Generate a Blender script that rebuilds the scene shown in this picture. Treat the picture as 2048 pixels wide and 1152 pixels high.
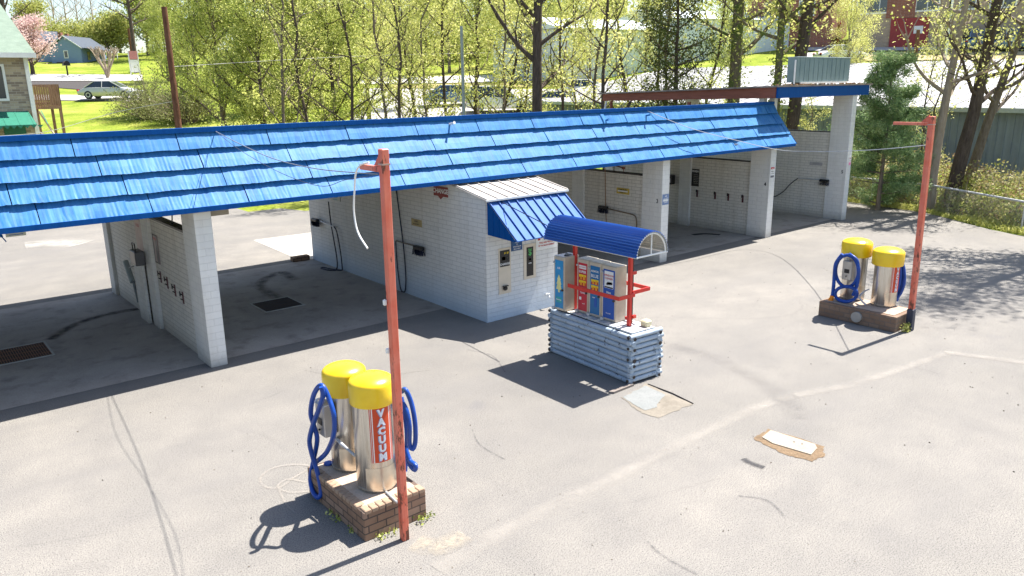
import bpy, math, random
import numpy as np
from mathutils import Vector, Matrix
R_ = math.radians
S = bpy.context.scene
COL = S.collection
for o in list(bpy.data.objects): bpy.data.objects.remove(o)

# ---------------------------------------------------------------- camera, sky, sun, exposure
FPX, PITCH, ROLL, YAW, CAMH = 1547.82, R_(14.871), R_(-0.773), R_(50.631), 4.6
fw = Vector((math.cos(YAW)*math.cos(PITCH), math.sin(YAW)*math.cos(PITCH), -math.sin(PITCH)))
rt = fw.cross(Vector((0, 0, 1))).normalized(); up = rt.cross(fw)
cr = rt*math.cos(ROLL) + up*math.sin(ROLL); cu = -rt*math.sin(ROLL) + up*math.cos(ROLL)
cam = bpy.data.objects.new('camera', bpy.data.cameras.new('camera')); COL.objects.link(cam)
M = Matrix((cr, cu, -fw)).transposed().to_4x4(); M.translation = (0, 0, CAMH)
cam.matrix_world = M
cam.data.sensor_width = 36; cam.data.lens = FPX/2048*36; cam.data.clip_start = .05; cam.data.clip_end = 3000
S.camera = cam
S.render.resolution_x, S.render.resolution_y = 1024, 576

SUN_EL, SUN_AZ = R_(60.9), R_(-3.1)            # azimuth from +X
w = bpy.data.worlds.new('World'); S.world = w; w.use_nodes = True
nt = w.node_tree; bg = nt.nodes['Background']
sky = nt.nodes.new('ShaderNodeTexSky'); sky.sky_type = 'NISHITA'; sky.sun_disc = False
sky.sun_elevation = SUN_EL; sky.sun_rotation = math.pi/2 - SUN_AZ
sky.air_density = 1.0; sky.dust_density = 1.2; sky.ozone_density = 1.0
nt.links.new(sky.outputs[0], bg.inputs[0]); bg.inputs[1].default_value = 0.088
sl = bpy.data.lights.new('sun', 'SUN'); sl.energy = 4.8; sl.angle = R_(0.5); sl.color = (1, .955, .89)
sun = bpy.data.objects.new('sun', sl); COL.objects.link(sun)
sd = Vector((math.cos(SUN_EL)*math.cos(SUN_AZ), math.cos(SUN_EL)*math.sin(SUN_AZ), math.sin(SUN_EL)))
sun.rotation_euler = sd.to_track_quat('Z', 'Y').to_euler(); sun.location = (10, 0, 60)
S.view_settings.view_transform = 'Standard'; S.view_settings.look = 'None'
S.view_settings.exposure = 1.46; S.view_settings.gamma = 1
S.render.engine = 'CYCLES'

# ---------------------------------------------------------------- measuring helpers (pixel ray against a plane / the terrain)
def ray(x, y): return fw + cr*((x-1024)/FPX) - cu*((y-576)/FPX)
def pln(x, y, ax, v):
    d = ray(x, y); o = Vector((0, 0, CAMH)); return o + d*((v-o[ax])/d[ax])
def Xp(x, y, v): return pln(x, y, 0, v)
def Yp(x, y, v): return pln(x, y, 1, v)
def Zp(x, y, v=0.0): return pln(x, y, 2, v)
def sp(t, k): return k*math.log1p(math.exp(min(t/k, 50)))
def hgt(x, y):
    s = x*.6343 + y*.7731
    h = .107*(sp(s-32, 2) - .75*sp(s-130, 6)) - .06
    h = max(h, 0) + .075*(sp(x-50, 5) - sp(x-115, 5))*(1 if s > 30 else 0)
    return h - .02
def gp(x, y):                                   # pixel -> point on the terrain
    d = ray(x, y); t = 5.0
    while t < 500:
        p = Vector((0, 0, CAMH)) + d*t
        if p.z < hgt(p.x, p.y): return p
        t += .25
    return Vector((0, 0, CAMH)) + d*300
def polar(px, r, z=None):                        # column px at distance r, on the terrain
    d = ray(px, 170); n = math.hypot(d.x, d.y); x, y = d.x/n*r, d.y/n*r
    return Vector((x, y, hgt(x, y) if z is None else z))

# ---------------------------------------------------------------- materials
MATS = {}
class NT:
    def __init__(s, name):
        m = bpy.data.materials.new(name); m.use_nodes = True; s.m = m; s.t = m.node_tree; s.n = s.t.nodes; s.l = s.t.links
        s.b = s.n['Principled BSDF']; s.out = s.n['Material Output']
        s.tc = s.n.new('ShaderNodeTexCoord'); s.co = s.tc.outputs['Object']
    def map(s, sc=(1, 1, 1), rot=(0, 0, 0), co=None):
        q = s.n.new('ShaderNodeMapping'); q.inputs['Scale'].default_value = sc; q.inputs['Rotation'].default_value = rot
        s.l.new(co or s.co, q.inputs[0]); return q.outputs[0]
    def noise(s, scale, det=4, rough=.55, vec=None, dist=0):
        q = s.n.new('ShaderNodeTexNoise'); q.inputs['Scale'].default_value = scale; q.inputs['Detail'].default_value = det
        q.inputs['Roughness'].default_value = rough; q.inputs['Distortion'].default_value = dist
        s.l.new(vec or s.co, q.inputs['Vector']); return q.outputs['Fac']
    def ramp(s, fac, stops):
        q = s.n.new('ShaderNodeValToRGB'); s.l.new(fac, q.inputs[0]); e = q.color_ramp.elements
        while len(e) < len(stops): e.new(.5)
        for el, (p, c) in zip(e, stops):
            el.position = p; el.color = (*c, 1) if hasattr(c, '__len__') else (c, c, c, 1)
        return q.outputs[0]
    def mix(s, f, a, b, mode='MIX'):
        q = s.n.new('ShaderNodeMix'); q.data_type = 'RGBA'; q.blend_type = mode
        for sock, v in ((q.inputs[0], f), (q.inputs[6], a), (q.inputs[7], b)):
            if isinstance(v, (int, float)): sock.default_value = v if sock == q.inputs[0] else (v, v, v, 1)
            elif isinstance(v, tuple): sock.default_value = (*v, 1)
            else: s.l.new(v, sock)
        return q.outputs[2]
    def math(s, op, a, b=0.0):
        q = s.n.new('ShaderNodeMath'); q.operation = op
        for i, v in enumerate((a, b)):
            if isinstance(v, (int, float)): q.inputs[i].default_value = v
            else: s.l.new(v, q.inputs[i])
        return q.outputs[0]
    def sep(s, co=None):
        q = s.n.new('ShaderNodeSeparateXYZ'); s.l.new(co or s.co, q.inputs[0]); return q.outputs
    def comb(s, x, y, z=0.0):
        q = s.n.new('ShaderNodeCombineXYZ')
        for i, v in enumerate((x, y, z)):
            if isinstance(v, (int, float)): q.inputs[i].default_value = v
            else: s.l.new(v, q.inputs[i])
        return q.outputs[0]
    def bump(s, h, st=.3, d=.02):
        q = s.n.new('ShaderNodeBump'); q.inputs['Strength'].default_value = st; q.inputs['Distance'].default_value = d
        s.l.new(h, q.inputs['Height']); s.l.new(q.outputs[0], s.b.inputs['Normal'])
    def fin(s, col=None, rough=.6, metal=0.0, spec=.5):
        if col is not None:
            if isinstance(col, tuple): s.b.inputs['Base Color'].default_value = (*col, 1)
            else: s.l.new(col, s.b.inputs['Base Color'])
        if isinstance(rough, (int, float)): s.b.inputs['Roughness'].default_value = rough
        else: s.l.new(rough, s.b.inputs['Roughness'])
        s.b.inputs['Metallic'].default_value = metal; s.b.inputs['Specular IOR Level'].default_value = spec
        return s.m
def mat(name, col, rough=.6, metal=0.0, var=.12, scale=6, spec=.4, bump=0.0):
    if name in MATS: return MATS[name]
    t = NT(name); n = t.noise(scale, 5)
    c = t.mix(t.ramp(n, [(.3, 0), (.7, 1)]), tuple(v*(1-var) for v in col), tuple(min(v*(1+var), 1) for v in col))
    if bump: t.bump(t.noise(scale*8, 3), bump)
    MATS[name] = t.fin(c, rough, metal, spec); return MATS[name]
def glass(name='window_glass', col=(.03, .04, .05)):
    if name in MATS: return MATS[name]
    t = NT(name); MATS[name] = t.fin(col, .06, 0, .9); return MATS[name]

def m_asphalt():
    t = NT('weathered_asphalt')
    big = t.noise(.16, 5, .6, dist=.4); mid = t.noise(1.3, 5, .65); fine = t.noise(75, 3, .75); sp2 = t.noise(24, 4, .75)
    c = t.ramp(big, [(.30, (.200, .188, .168)), (.5, (.246, .230, .205)), (.70, (.288, .266, .234))])
    c = t.mix(t.ramp(mid, [(.38, .0), (.70, .6)]), c, (.172, .163, .152))
    c = t.mix(t.ramp(fine, [(.36, .95), (.52, 0.0)]), c, (.05, .047, .05))
    c = t.mix(t.ramp(sp2, [(.54, 0.0), (.76, .30)]), c, (.36, .34, .32))
    c = t.mix(t.ramp(t.noise(38, 3, .7), [(.56, 0.0), (.70, .45)]), c, (.10, .095, .10))
    # tyre-polished streaks running along the building
    st = t.noise(1.0, 4, .55, t.map((.12, .9, 1), (0, 0, .25)))
    c = t.mix(t.ramp(st, [(.46, 0.0), (.75, .5)]), c, (.155, .148, .142))
    # oil spots
    oil = t.noise(.9, 2, .4, t.map((1, 1, 1), (0, 0, 1.1)))
    c = t.mix(t.ramp(oil, [(.70, 0.0), (.80, .55)]), c, (.13, .125, .13))
    # cracks
    v = t.n.new('ShaderNodeTexVoronoi'); v.feature = 'DISTANCE_TO_EDGE'; v.inputs['Scale'].default_value = .42
    wv = t.mix(.22, t.co, t.n.new('ShaderNodeTexNoise').outputs['Color']); nz = t.n[-1]
    for q in t.n:
        if q.type == 'TEX_NOISE' and not q.inputs['Vector'].is_linked: q.inputs['Scale'].default_value = 1.4; t.l.new(t.co, q.inputs['Vector'])
    t.l.new(wv, v.inputs['Vector'])
    msk = t.ramp(t.noise(.33, 3), [(.54, 0.0), (.62, 1.0)])
    crk = t.math('MULTIPLY', t.ramp(v.outputs['Distance'], [(.0, 1.0), (.007, 0.0)]), msk)
    c = t.mix(t.math('MULTIPLY', crk, .22), c, (.08, .075, .075))
    t.bump(t.math('ADD', fine, sp2), .35, .008)
    return t.fin(c, .9, 0, .25)
def m_concrete(name, a, b, stain=(.07, .065, .06), amt=.5, sc=.8):
    t = NT(name); n = t.noise(sc, 6, .62, dist=.3); f = t.noise(60, 3, .7); p = t.noise(2.2, 4, .6)
    c = t.ramp(n, [(.3, a), (.7, b)])
    c = t.mix(t.ramp(p, [(.52, 0.0), (.78, amt)]), c, stain)
    c = t.mix(t.ramp(f, [(.3, .5), (.52, 0.0)]), c, tuple(v*.45 for v in a))
    t.bump(f, .25, .006); return t.fin(c, .85, 0, .25)
def m_block(name, base, mortar, bw=.30, bh=.09, tint=(.42, .46, .5), low=.0, dirt=.5):
    t = NT(name); x, y, z = t.sep(); v = t.comb(t.math('ADD', x, y), z)
    q = t.n.new('ShaderNodeTexBrick'); t.l.new(v, q.inputs['Vector'])
    q.inputs['Scale'].default_value = 1; q.inputs['Brick Width'].default_value = bw; q.inputs['Row Height'].default_value = bh
    q.inputs['Mortar Size'].default_value = .006; q.inputs['Mortar Smooth'].default_value = .3
    q.inputs['Color1'].default_value = (*base, 1); q.inputs['Color2'].default_value = (*[b*.94 for b in base], 1); q.inputs['Mortar'].default_value = (*mortar, 1)
    c = q.outputs['Color']
    n1 = t.noise(.8, 5, .6); n2 = t.noise(14, 5, .7); st = t.noise(1.0, 4, .6, t.map((5, 5, .5)))
    c = t.mix(t.ramp(n1, [(.45, 0.0), (.8, .3)]), c, tint)
    c = t.mix(t.ramp(n2, [(.60, 0.0), (.72, dirt)]), c, (.28, .25, .21))
    c = t.mix(t.ramp(st, [(.50, 0.0), (.80, dirt*.8)]), c, (.36, .32, .26))
    zr = t.ramp(t.math('ADD', z, t.math('MULTIPLY', n2, .25)), [(.12, .6), (.42, 0.0)])
    c = t.mix(zr, c, (.24, .215, .18))
    if low:
        c = t.mix(t.ramp(t.math('ADD', z, t.math('MULTIPLY', n1, .5)), [(.35, low), (2.6, 0.0)]), c, (.46, .60, .76))  # blue skylight painted into the wall colour, stronger towards the ground
    t.bump(t.math('ADD', t.math('MULTIPLY', q.outputs['Fac'], -1.0), t.math('MULTIPLY', n2, .25)), .6, .008)
    return t.fin(c, .7, 0, .3)
def m_brick(name, cols, mortar, bw=.22, bh=.075, scale=1.0):
    t = NT(name); x, y, z = t.sep(); v = t.comb(t.math('ADD', x, y), z)
    q = t.n.new('ShaderNodeTexBrick'); t.l.new(v, q.inputs['Vector'])
    q.inputs['Scale'].default_value = scale; q.inputs['Brick Width'].default_value = bw; q.inputs['Row Height'].default_value = bh
    q.inputs['Mortar Size'].default_value = .008; q.inputs['Color1'].default_value = (*cols[0], 1); q.inputs['Color2'].default_value = (*cols[1], 1)
    q.inputs['Mortar'].default_value = (*mortar, 1); q.inputs['Bias'].default_value = -.2
    n = t.noise(9, 5, .7); n2 = t.noise(1.2, 4, .6)
    c = t.mix(t.ramp(n, [(.55, 0.0), (.75, .5)]), q.outputs['Color'], tuple(v*.45 for v in cols[0]))
    c = t.mix(t.ramp(n2, [(.5, 0.0), (.8, .35)]), c, tuple(min(v*1.5, 1) for v in cols[1]))
    t.bump(t.math('MULTIPLY', q.outputs['Fac'], -1.0), .5, .008); return t.fin(c, .85, 0, .25)
def m_paintmetal(name, a, b, rough=.38, streak=(40, 40, 1.2), rust=None, rth=.62, spec=.5, faded=None, low=0, coat=0):
    t = NT(name); st = t.noise(1, 4, .6, t.map(streak)); n = t.noise(3, 5, .6)
    c = t.mix(t.ramp(st, [(.35, 0), (.65, 1)]), a, b)
    if faded: c = t.mix(t.ramp(n, [(.4, 0.0), (.75, .6)]), c, faded)
    if rust:
        r = t.noise(9, 6, .72, t.map((1.4, 1.4, .45)))
        if low: r = t.math('ADD', r, t.ramp(t.math('MULTIPLY', t.sep()[2], .25), [(.05, low), (.62, 0.0)]))
        c = t.mix(t.ramp(r, [(rth, 0.0), (rth+.05, 1.0)]), c, rust)
    t.b.inputs['Coat Weight'].default_value = coat; t.b.inputs['Coat Roughness'].default_value = .18
    t.bump(n, .1, .01); return t.fin(c, rough, 0, spec)
def m_steel():
    t = NT('brushed_stainless'); n = t.noise(1, 4, .6, t.map((60, 60, 1.2))); g = t.noise(4, 4, .6, t.map((3, 3, .8)))
    c = t.mix(t.ramp(n, [(.3, 0), (.7, 1)]), (.50, .48, .44), (.66, .64, .60))
    c = t.mix(t.ramp(g, [(.5, 0.0), (.8, .5)]), c, (.36, .29, .20))
    return t.fin(c, t.ramp(n, [(.2, .22), (.8, .38)]), 1.0)
def m_grass(name, stops, sc=.5):
    t = NT(name); n = t.noise(sc, 5, .65); f = t.noise(7, 5, .8); g = t.noise(.08, 3)
    c = t.ramp(n, stops); c = t.mix(t.ramp(f, [(.3, .5), (.6, 0.0)]), c, tuple(v*.45 for v in stops[0][1]))
    c = t.mix(t.ramp(g, [(.5, 0.0), (.68, .6)]), c, stops[-1][1]); t.bump(f, .6, .08)
    return t.fin(c, .95, 0, .1)
def m_leaf(name, stops, trans=.45):
    t = NT(name); g = t.n.new('ShaderNodeNewGeometry')
    cl = t.noise(1.1, 4, .6)
    f = t.math('ADD', t.math('MULTIPLY', g.outputs['Random Per Island'], .50), t.math('ADD', t.math('MULTIPLY', cl, 1.1), -.28))
    c = t.ramp(f, stops); t.fin(c, .55, 0, .25)
    tr = t.n.new('ShaderNodeBsdfTranslucent'); t.l.new(c, tr.inputs[0]); mx = t.n.new('ShaderNodeMixShader'); mx.inputs[0].default_value = trans
    t.l.new(t.b.outputs[0], mx.inputs[1]); t.l.new(tr.outputs[0], mx.inputs[2]); t.l.new(mx.outputs[0], t.out.inputs[0]); return t.m
def m_bark(name, a, b, moss=None):
    t = NT(name); n = t.noise(1, 5, .7, t.map((14, 14, 3))); c = t.ramp(n, [(.3, a), (.7, b)])
    if moss: c = t.mix(t.ramp(t.noise(2.5, 4), [(.48, 0.0), (.6, .8)]), c, moss)
    t.bump(n, .8, .03); return t.fin(c, .9, 0, .15)
def m_decal(name, col, dens=.8, sc=9, lo=.35, hi=.6, soft=True):
    t = NT(name); t.m.blend_method = 'HASHED'
    uv = t.sep(t.tc.outputs['UV']); e = t.math('ABSOLUTE', uv[0]); n = t.noise(sc, 5, .7)
    f = t.math('MULTIPLY', t.ramp(n, [(lo, 0.0), (hi, 1.0)]), dens)
    if soft: f = t.math('MULTIPLY', f, t.ramp(e, [(.25, 1.0), (1.0, 0.0)]))
    t.fin(col, .9, 0, .2); tr = t.n.new('ShaderNodeBsdfTransparent'); mx = t.n.new('ShaderNodeMixShader')
    t.l.new(f, mx.inputs[0]); t.l.new(tr.outputs[0], mx.inputs[1]); t.l.new(t.b.outputs[0], mx.inputs[2]); t.l.new(mx.outputs[0], t.out.inputs[0]); return t.m

ASPH = m_asphalt()
SLAB = m_concrete('bay_concrete', (.32, .285, .25), (.45, .405, .36), (.12, .105, .095), .65)
PAD = m_concrete('pale_concrete', (.42, .39, .35), (.48, .45, .41), (.42, .38, .33), .3)
BLOCK = m_block('white_painted_block', (.72, .68, .61), (.44, .41, .36))
BLOCK2 = m_block('booth_painted_block', (.70, .69, .67), (.50, .50, .49), low=.6, dirt=.35)
PILL = m_block('painted_pilaster', (.76, .745, .71), (.66, .65, .62), .30, .12, dirt=.3)
BLUE = m_paintmetal('blue_roof_enamel', (.012, .105, .31), (.034, .175, .42), .55, (26, 1, 1.5), spec=.22, faded=(.08, .25, .46))  # faded tone also puts the pale sheen of the panels into the colour
BLUED = m_paintmetal('deep_blue_enamel', (.001, .06, .24), (.002, .075, .28), .6, (20, 20, 1), spec=.12)
BLUEA = m_paintmetal('awning_blue', (.025, .10, .34), (.04, .135, .39), .6, (20, 3, 1), spec=.2, faded=(.06, .16, .38))
RED = m_paintmetal('rusty_red_paint', (.55, .085, .045), (.66, .15, .085), .5, (20, 20, 1), rust=(.13, .035, .018), rth=.60, faded=(.72, .28, .20), low=.10)
REDB = m_paintmetal('bright_red_paint', (.52, .018, .012), (.60, .03, .02), .35, (20, 20, 2))
OXR = m_paintmetal('oxide_red_beam', (.20, .055, .03), (.27, .08, .045), .6, (2, 2, 20), rust=(.10, .03, .02), rth=.66)
STEEL = m_steel()
YEL = m_paintmetal('yellow_plastic', (.78, .50, .004), (.84, .57, .008), .30, (3, 3, 3), spec=.6, faded=(.85, .60, .02))
HOSE = mat('blue_rubber_hose', (.006, .055, .30), .4, var=.25, scale=5)
BRK = m_brick('brown_plinth_brick', ((.22, .135, .09), (.30, .20, .145)), (.08, .06, .05), .21, .085)
TANB = m_brick('tan_apartment_brick', ((.46, .37, .27), (.16, .12, .10)), (.42, .38, .33), .3, .1)
REDBR = m_brick('red_brick', ((.30, .12, .08), (.22, .085, .06)), (.3, .26, .22), .4, .14)
TAN2 = m_brick('tan_brick', ((.42, .32, .22), (.34, .25, .18)), (.4, .35, .3), .4, .14)
BLK = mat('black_plastic', (.012, .012, .014), .4)
RUB = mat('black_hose_rubber', (.010, .014, .035), .45)
WHT = mat('white_paint', (.74, .74, .72), .5, var=.06)
GREYM = mat('galvanised_metal', (.52, .53, .54), .45, .4, var=.15)
DKM = mat('dark_metal', (.06, .055, .055), .5, .4)
CREAM = mat('cream_enamel', (.62, .54, .43), .45, var=.06)
BEIG = mat('beige_steel_cabinet', (.50, .44, .36), .35, .35, var=.12)
DKRED = mat('maroon_sign', (.20, .012, .012), .4)
WOODP = m_paintmetal('peeling_blue_grey_logs', (.27, .34, .42), (.40, .46, .52), .8, (9, 1.2, 40), rust=(.06, .05, .05), rth=.60, spec=.15, faded=(.48, .54, .60))
DWOOD = m_bark('weathered_wood', (.20, .115, .07), (.33, .21, .14))
TXB = mat('ink_black', (.015, .015, .018), .6, var=0); TXW = mat('ink_white', (.78, .78, .78), .6, var=0)
TXR = mat('ink_red', (.50, .02, .02), .6, var=0); TXBL = mat('ink_blue', (.01, .07, .35), .6, var=0)
TXY = mat('ink_yellow', (.85, .60, .02), .6, var=0); TXC = mat('ink_cyan', (.03, .32, .52), .6, var=0); TXG = mat('ink_green', (.08, .38, .10), .6, var=0)
PNK = mat('ink_pink', (.75, .25, .42), .6, var=0)

# ---------------------------------------------------------------- mesh helpers
LOC = {}
class MB:
    def __init__(s): s.v = []; s.f = []; s.mi = []; s.uv = {}; s.cur = 0
    def quad(s, *p):
        b = len(s.v); s.v += [tuple(q) for q in p]; s.f.append(tuple(range(b, b+len(p)))); s.mi.append(s.cur); return s
    def face(s, idx): s.f.append(tuple(idx)); s.mi.append(s.cur)
    def box(s, x0, x1, y0, y1, z0, z1):
        if x0 > x1: x0, x1 = x1, x0
        if y0 > y1: y0, y1 = y1, y0
        b = len(s.v); s.v += [(x, y, z) for z in (z0, z1) for x, y in ((x0, y0), (x1, y0), (x1, y1), (x0, y1))]
        for f in ((3, 2, 1, 0), (4, 5, 6, 7), (0, 1, 5, 4), (1, 2, 6, 5), (2, 3, 7, 6), (3, 0, 4, 7)): s.face([b+i for i in f])
        return s
    def rbox(s, x0, x1, y0, y1, z0, z1, c=.01):     # box with chamfered edges
        x0, x1 = min(x0, x1), max(x0, x1); y0, y1 = min(y0, y1), max(y0, y1)
        rings = []
        for z, i in ((z0, c), (z0+c, 0), (z1-c, 0), (z1, c)):
            X0, X1, Y0, Y1 = x0+i, x1-i, y0+i, y1-i
            rings.append([(X0+c, Y0, z), (X1-c, Y0, z), (X1, Y0+c, z), (X1, Y1-c, z), (X1-c, Y1, z), (X0+c, Y1, z), (X0, Y1-c, z), (X0, Y0+c, z)])
        s.loft(rings, True, True); return s
    def loft(s, rings, c0=False, c1=False, closed=True):
        n = len(rings[0]); b = len(s.v)
        for r in rings: s.v += [tuple(p) for p in r]
        for k in range(len(rings)-1):
            for i in range(n if closed else n-1):
                j = (i+1) % n; s.face((b+k*n+i, b+k*n+j, b+(k+1)*n+j, b+(k+1)*n+i))
        if c0: s.face([b+i for i in range(n)][::-1])
        if c1: s.face([b+(len(rings)-1)*n+i for i in range(n)])
        return s
    def tube(s, pts, r, n=8, caps=True):
        pts = [Vector(p) for p in pts]; rr = r if hasattr(r, '__len__') else [r]*len(pts)
        t0 = (pts[1]-pts[0]).normalized(); a = t0.cross(Vector((0, 0, 1)))
        if a.length < .05: a = t0.cross(Vector((1, 0, 0)))
        a.normalize(); rings = []
        for i, p in enumerate(pts):
            t = (pts[min(i+1, len(pts)-1)]-pts[max(i-1, 0)])
            if t.length < 1e-7: t = t0
            t.normalize(); a = (a - t*a.dot(t))
            if a.length < 1e-4: a = t.cross(Vector((.3, .5, .8)))
            a.normalize(); b_ = t.cross(a)
            rings.append([p + (a*math.cos(2*math.pi*k/n) + b_*math.sin(2*math.pi*k/n))*rr[i] for k in range(n)])
        return s.loft(rings, caps, caps)
    def lathe(s, prof, cx=0, cy=0, n=32, axis='z', c0=True, c1=True):
        rings = []
        for r, z in prof:
            ring = []
            for k in range(n):
                a = 2*math.pi*k/n; q = (r*math.cos(a), r*math.sin(a))
                ring.append({'z': (cx+q[0], cy+q[1], z), 'x': (z, cx+q[0], cy+q[1]), 'y': (cx+q[0], z, cy-q[1])}[axis])
            rings.append(ring)
        return s.loft(rings, c0, c1)
    def prism(s, poly, d, flip=False):              # polygon (3d points) thickened by vector d
        d = Vector(d); a = [Vector(p) for p in poly]; b = [p+d for p in a]; return s.loft([a, b], True, True)
    def build(s, name, mats, parent=None, smooth=False, origin=None, bevel=0):
        o3 = Vector(origin) if origin is not None else LOC.get(parent, Vector((0, 0, 0)))
        me = bpy.data.meshes.new(name)
        me.from_pydata([(x-o3[0], y-o3[1], z-o3[2]) for x, y, z in s.v], [], s.f)
        mats = mats if isinstance(mats, (list, tuple)) else [mats]
        for m in mats: me.materials.append(m)
        if len(mats) > 1: me.polygons.foreach_set('material_index', s.mi)
        me.validate(); me.update()
        if smooth:
            me.shade_smooth()
            try: me.set_sharp_from_angle(angle=R_(40))
            except Exception: pass
        o = bpy.data.objects.new(name, me); COL.objects.link(o)
        if parent: o.parent = parent; LOC[o] = o3
        else: o.location = o3; LOC[o] = o3
        if bevel:
            q = o.modifiers.new('bevel', 'BEVEL'); q.width = bevel; q.segments = 2; q.limit_method = 'ANGLE'
        return o
def tag(o, label, cat, group=None, kind=None):
    o['label'] = label; o['category'] = cat
    if group: o['group'] = group
    if kind: o['kind'] = kind
    return o
def thing(name, label, cat, loc=(0, 0, 0), group=None, rz=0, local=False):
    o = bpy.data.objects.new(name, None); COL.objects.link(o); o.location = loc; o.rotation_euler = (0, 0, rz); o.empty_display_size = .2
    LOC[o] = Vector((0, 0, 0)) if local else Vector(loc)
    return tag(o, label, cat, group)
def struct(o): o['kind'] = 'structure'; return o
def dup(root, loc=None, rz=None, label=None, scale=None):
    r = root.copy(); COL.objects.link(r)
    if loc is not None: r.location = loc
    if rz is not None: r.rotation_euler = (0, 0, rz)
    if scale: r.scale = scale if hasattr(scale, '__len__') else (scale,)*3
    if label: r['label'] = label
    for ch in list(root.children):
        c = ch.copy(); COL.objects.link(c); c.parent = r
        for g in ch.children:
            d = g.copy(); COL.objects.link(d); d.parent = c
    return r
def smoothpath(pts, n=8):
    P = [Vector(p) for p in pts]; out = []
    for i in range(len(P)-1):
        p0, p1, p2, p3 = P[max(i-1, 0)], P[i], P[i+1], P[min(i+2, len(P)-1)]
        for k in range(n):
            t = k/n; out.append(.5*((2*p1)+(p2-p0)*t+(2*p0-5*p1+4*p2-p3)*t*t+(3*p1-p0-3*p2+p3)*t**3))
    out.append(P[-1]); return out
def text_pts(txt, size, bold=0.0, align='CENTER', italic=0.0, space=1.0):
    cu_ = bpy.data.curves.new('t', 'FONT'); cu_.body = txt; cu_.size = size; cu_.align_x = align; cu_.align_y = 'CENTER'
    cu_.offset = bold*size; cu_.shear = italic; cu_.space_character = space; cu_.resolution_u = 2
    o = bpy.data.objects.new('t', cu_); COL.objects.link(o)
    me = bpy.data.meshes.new_from_object(o.evaluated_get(bpy.context.evaluated_depsgraph_get()))
    v = [tuple(q.co) for q in me.vertices]; f = [tuple(p.vertices) for p in me.polygons]
    bpy.data.objects.remove(o); bpy.data.curves.remove(cu_); bpy.data.meshes.remove(me); return v, f
def add_text(mb, txt, size, org, ux, uz, bold=.02, **k):   # text plane: ux right, uz up, org centre
    v, f = text_pts(txt, size, bold, **k); b = len(mb.v); org, ux, uz = Vector(org), Vector(ux), Vector(uz)
    mb.v += [tuple(org+ux*x+uz*y) for x, y, _ in v]
    for q in f: mb.face([b+i for i in q])
    return mb
MX = dict(ux=(0, -1, 0), uz=(0, 0, 1))     # on a -X face
MY = dict(ux=(1, 0, 0), uz=(0, 0, 1))      # on a -Y face
def sign(name, label, face, c, w_, h_, mats, lines, cat='sign', group=None, th=.012, extra=None, border=None):
    # c = centre on the wall surface; lines = (text, size, dx, dz, material)
    c = Vector(c); n = Vector((-1, 0, 0)) if face == 'x' else Vector((0, -1, 0)); F = MX if face == 'x' else MY
    ux, uz = Vector(F['ux']), Vector(F['uz'])
    root = thing(name, label, cat, c - uz*h_/2, group)
    def rect(mb, cx, cz, w2, h2, off, t=.003):
        o = c + ux*cx + uz*cz + n*off; mb.prism([o-ux*w2/2-uz*h2/2, o+ux*w2/2-uz*h2/2, o+ux*w2/2+uz*h2/2, o-ux*w2/2+uz*h2/2], n*t)
    b = MB(); rect(b, 0, 0, w_, h_, .002, th); b.build('panel', mats, root)
    if border:
        b = MB(); m, t = border
        rect(b, 0, h_/2-t/2, w_, t, th+.002); rect(b, 0, -h_/2+t/2, w_, t, th+.002)
        rect(b, -w_/2+t/2, 0, t, h_-2*t, th+.002); rect(b, w_/2-t/2, 0, t, h_-2*t, th+.002); b.build('border', m, root)
    for (nm, cx, cz, w2, h2, m) in (extra or []):
        b = MB(); rect(b, cx, cz, w2, h2, th+.0025); b.build(nm, m, root)
    bym = {}
    for ln in lines: bym.setdefault(ln[4].name, []).append(ln)
    for k_, ls in bym.items():
        b = MB()
        for tx, sz, dx, dz, m in ls: add_text(b, tx, sz, c+ux*dx+uz*dz+n*(th+.008), ux, uz)
        b.build('lettering', ls[0][4], root)
    return root
def draped(name, corners, m, off=.03, n=14, label=None):
    a, b_, c, d = [Vector((p[0], p[1], 0)) for p in corners]; mb = MB(); mb.v = []
    for i in range(n+1):
        for j in range(n+1):
            u, v = i/n, j/n; p = a*(1-u)*(1-v)+b_*u*(1-v)+c*u*v+d*(1-u)*v; mb.v.append((p.x, p.y, hgt(p.x, p.y)+off))
    for i in range(n):
        for j in range(n): q = i*(n+1)+j; mb.face((q, q+n+1, q+n+2, q+1))
    return struct(mb.build(name, m))
def strip(name, pts, wd, m, z=.008, sm=6, seed=1):      # thin marking on the flat lot
    P = smoothpath([(p[0], p[1], z) for p in pts], sm); random.seed(seed); mb = MB(); uv = []
    L = 0; W = wd if hasattr(wd, '__len__') else [wd]*2
    for i, p in enumerate(P):
        t = (P[min(i+1, len(P)-1)]-P[max(i-1, 0)]).normalized(); nn = Vector((-t.y, t.x, 0))
        w2 = (W[0]+(W[1]-W[0])*i/(len(P)-1))/2; mb.v += [tuple(p-nn*w2), tuple(p), tuple(p+nn*w2)]
    for i in range(len(P)-1):
        q = 3*i; mb.face((q, q+3, q+4, q+1)); mb.face((q+1, q+4, q+5, q+2))
    o = mb.build(name, m); lay = o.data.uv_layers.new(name='UVMap')
    for lp in o.data.loops: lay.data[lp.index].uv = ((lp.vertex_index % 3)-1, lp.vertex_index//3*.1)
    o['kind'] = 'structure'; return o

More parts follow.
